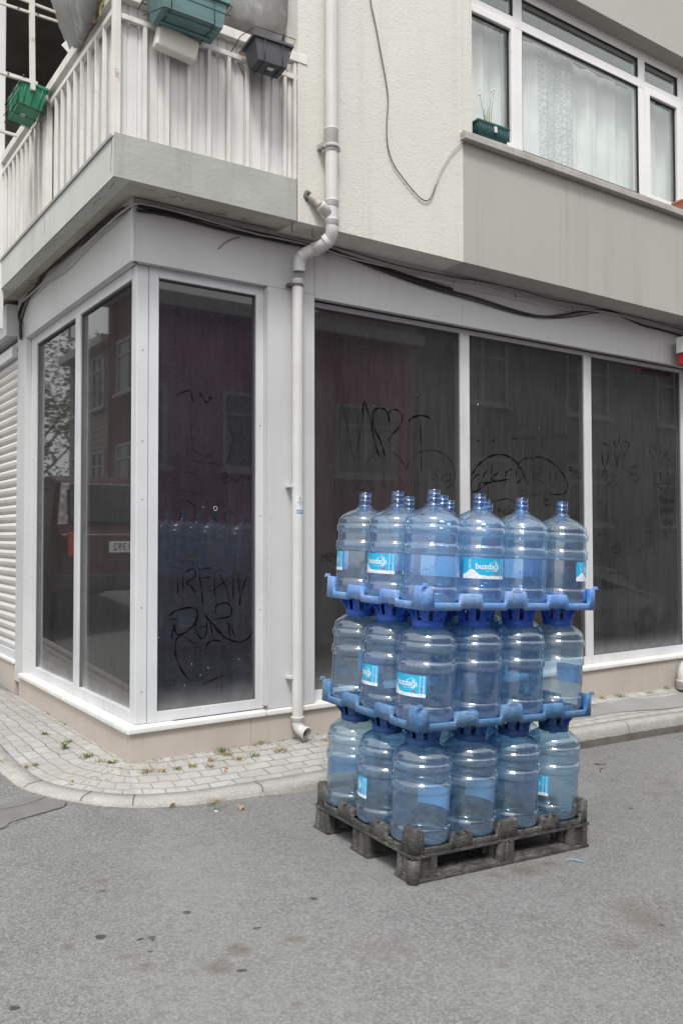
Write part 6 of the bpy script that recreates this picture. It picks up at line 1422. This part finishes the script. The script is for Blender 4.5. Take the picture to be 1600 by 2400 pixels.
# parked hatchbacks reflected in the glass
def car(label, x, y, rz, paint, plate=None):
    root = empty('parked_car', (0, 0, 0), label, 'car', 'parked cars mirrored in the shop glass')
    L = 3.9; side = [(-1.95, .32), (-1.93, .62), (-1.86, .88), (-1.72, .98), (-1.45, 1.42), (-1.05, 1.50), (.0, 1.49), (.35, 1.42), (.98, .98), (1.75, .86), (1.93, .70), (1.95, .32)]
    mb = MB(); n = len(side); secs = []
    for w_, sc_ in ((-.80, .93), (-.76, 1.0), (.76, 1.0), (.80, .93)):
        secs.append([(a * (1 if abs(w_) < .79 else .985), w_ if z < 1.0 else w_ * .84, .32 + (z - .32) * (1 if abs(w_) < .79 else .975)) for a, z in side])
    mb.add([p for s_ in secs for p in s_], [(k * n + i, k * n + (i + 1) % n, (k + 1) * n + (i + 1) % n, (k + 1) * n + i) for k in range(3) for i in range(n)] + [tuple(range(n - 1, -1, -1)), tuple(3 * n + i for i in range(n))])
    mb.build('body', paint, root, .03, 3)
    for nm, pl_ in (('rear_window', [(-1.735, .99), (-1.50, 1.37)]), ('windscreen', [(.97, 1.0), (.42, 1.40)])):
        (xa, za), (xb2, zb2) = pl_; s_ = -.03 if xa < 0 else .03
        mb = MB(); mb.add([(xa + s_, -.62, za + .02), (xa + s_, .62, za + .02), (xb2 + s_, .56, zb2 + .02), (xb2 + s_, -.56, zb2 + .02)], [(0, 1, 2, 3) if xa > 0 else (3, 2, 1, 0)]); mb.build(nm, M['car_glass'], root)
    for sy in (-1, 1):
        for a, b in (((-1.30, 1.02), (-.32, 1.02)), ((-.24, 1.02), (.72, 1.02))):
            mb = MB(); t_ = 1.36; y_ = sy * .745
            mb.add([(a[0] + .02, y_, 1.03), (b[0], y_, 1.03), (b[0] - (.30 if b[0] > 0 else 0), sy * .69, t_), (a[0] + (.1 if a[0] < -1 else 0), sy * .69, t_)], [(0, 1, 2, 3) if sy < 0 else (3, 2, 1, 0)]); mb.build('side_window', M['car_glass'], root)
        mb = MB(); mb.box(-1.965, -1.90, sy * .62 - .09, sy * .62 + .09, .66, .90); mb.build('tail_light', M['red'], root, .02)
        mb = MB(); mb.box(1.88, 1.955, sy * .58 - .13, sy * .58 + .13, .62, .78); mb.build('headlight', M['chalk'], root, .02)
        for wx in (-1.22, 1.25):
            wl = MB(); pr2 = [(.17, -.09), (.29, -.095), (.31, -.07), (.31, .07), (.29, .095), (.17, .09)]
            wl.lathe(pr2, 28); w_ = wl.build('wheel', M['cable_black'], root); w_.rotation_euler = (R_(90), 0, 0); w_.location = (wx, sy * .74, .31)
            hb = MB(); hb.lathe([(.17, .05), (.16, .06), (.04, .075), (.0005, .08)], 20)
            for q in range(10): a = q * .628; hb.bar((.03 * math.cos(a), .03 * math.sin(a), .08), (.165 * math.cos(a), .165 * math.sin(a), .082), .009, 5)
            h_ = hb.build('rim', M['cable_grey'], w_); h_.rotation_euler = (0, 0 if sy < 0 else math.pi, 0)
    mb = MB(); mb.box(-1.98, -1.90, -.8, .8, .34, .50); mb.build('bumper', M['bumper'], root, .03)
    if plate:
        mb = MB(); mb.box(-1.965, -1.94, -.26, .26, .70, .81); p_ = mb.build('number_plate', M['white_pvc'], root)
        vv, ff = text2d(plate, .105, .004); mb = MB(); cx = max(a for a, b in vv) / 2; mb.add([(-1.967, -(a - cx), .72 + b) for a, b in vv], [f_ for f_ in ff]); mb.build('plate_lettering', M['cable_black'], p_)
    root.location = (x, y, road_z(x, y) + .0); root.rotation_euler = (0, 0, rz)
    return root
M['car_glass'] = simple('tinted_car_glass', (0.012, 0.014, 0.016), 0.5, spec=0.1)
M['car_red'] = simple('dark_red_car_paint', (0.045, 0.008, 0.010), .35, spec=.3); M['car_blue'] = simple('dark_blue_car_paint', (0.025, 0.035, 0.12), .25, spec=.6); M['car_grey'] = simple('silver_car_paint', (0.3, 0.3, 0.31), .3, spec=.6)
car('dark red hatchback parked across the side street, mirrored in the left panes', -1.50, 6.5, R_(90), M['car_red'], '34 Y 1392'); D.objects['parked_car'].scale = (1.1, 1.0, 1.12)
car('dark blue hatchback parked across the street, mirrored in the narrow window', 1.1, -6.3, R_(-2), M['car_blue'])
car('dark red hatchback parked across the street, mirrored at the right of the narrow window', 5.3, -6.4, R_(-2), M['car_red'])
car('silver hatchback parked further along, mirrored in the right panes', 12.5, -6.9, R_(-3), M['car_grey'])
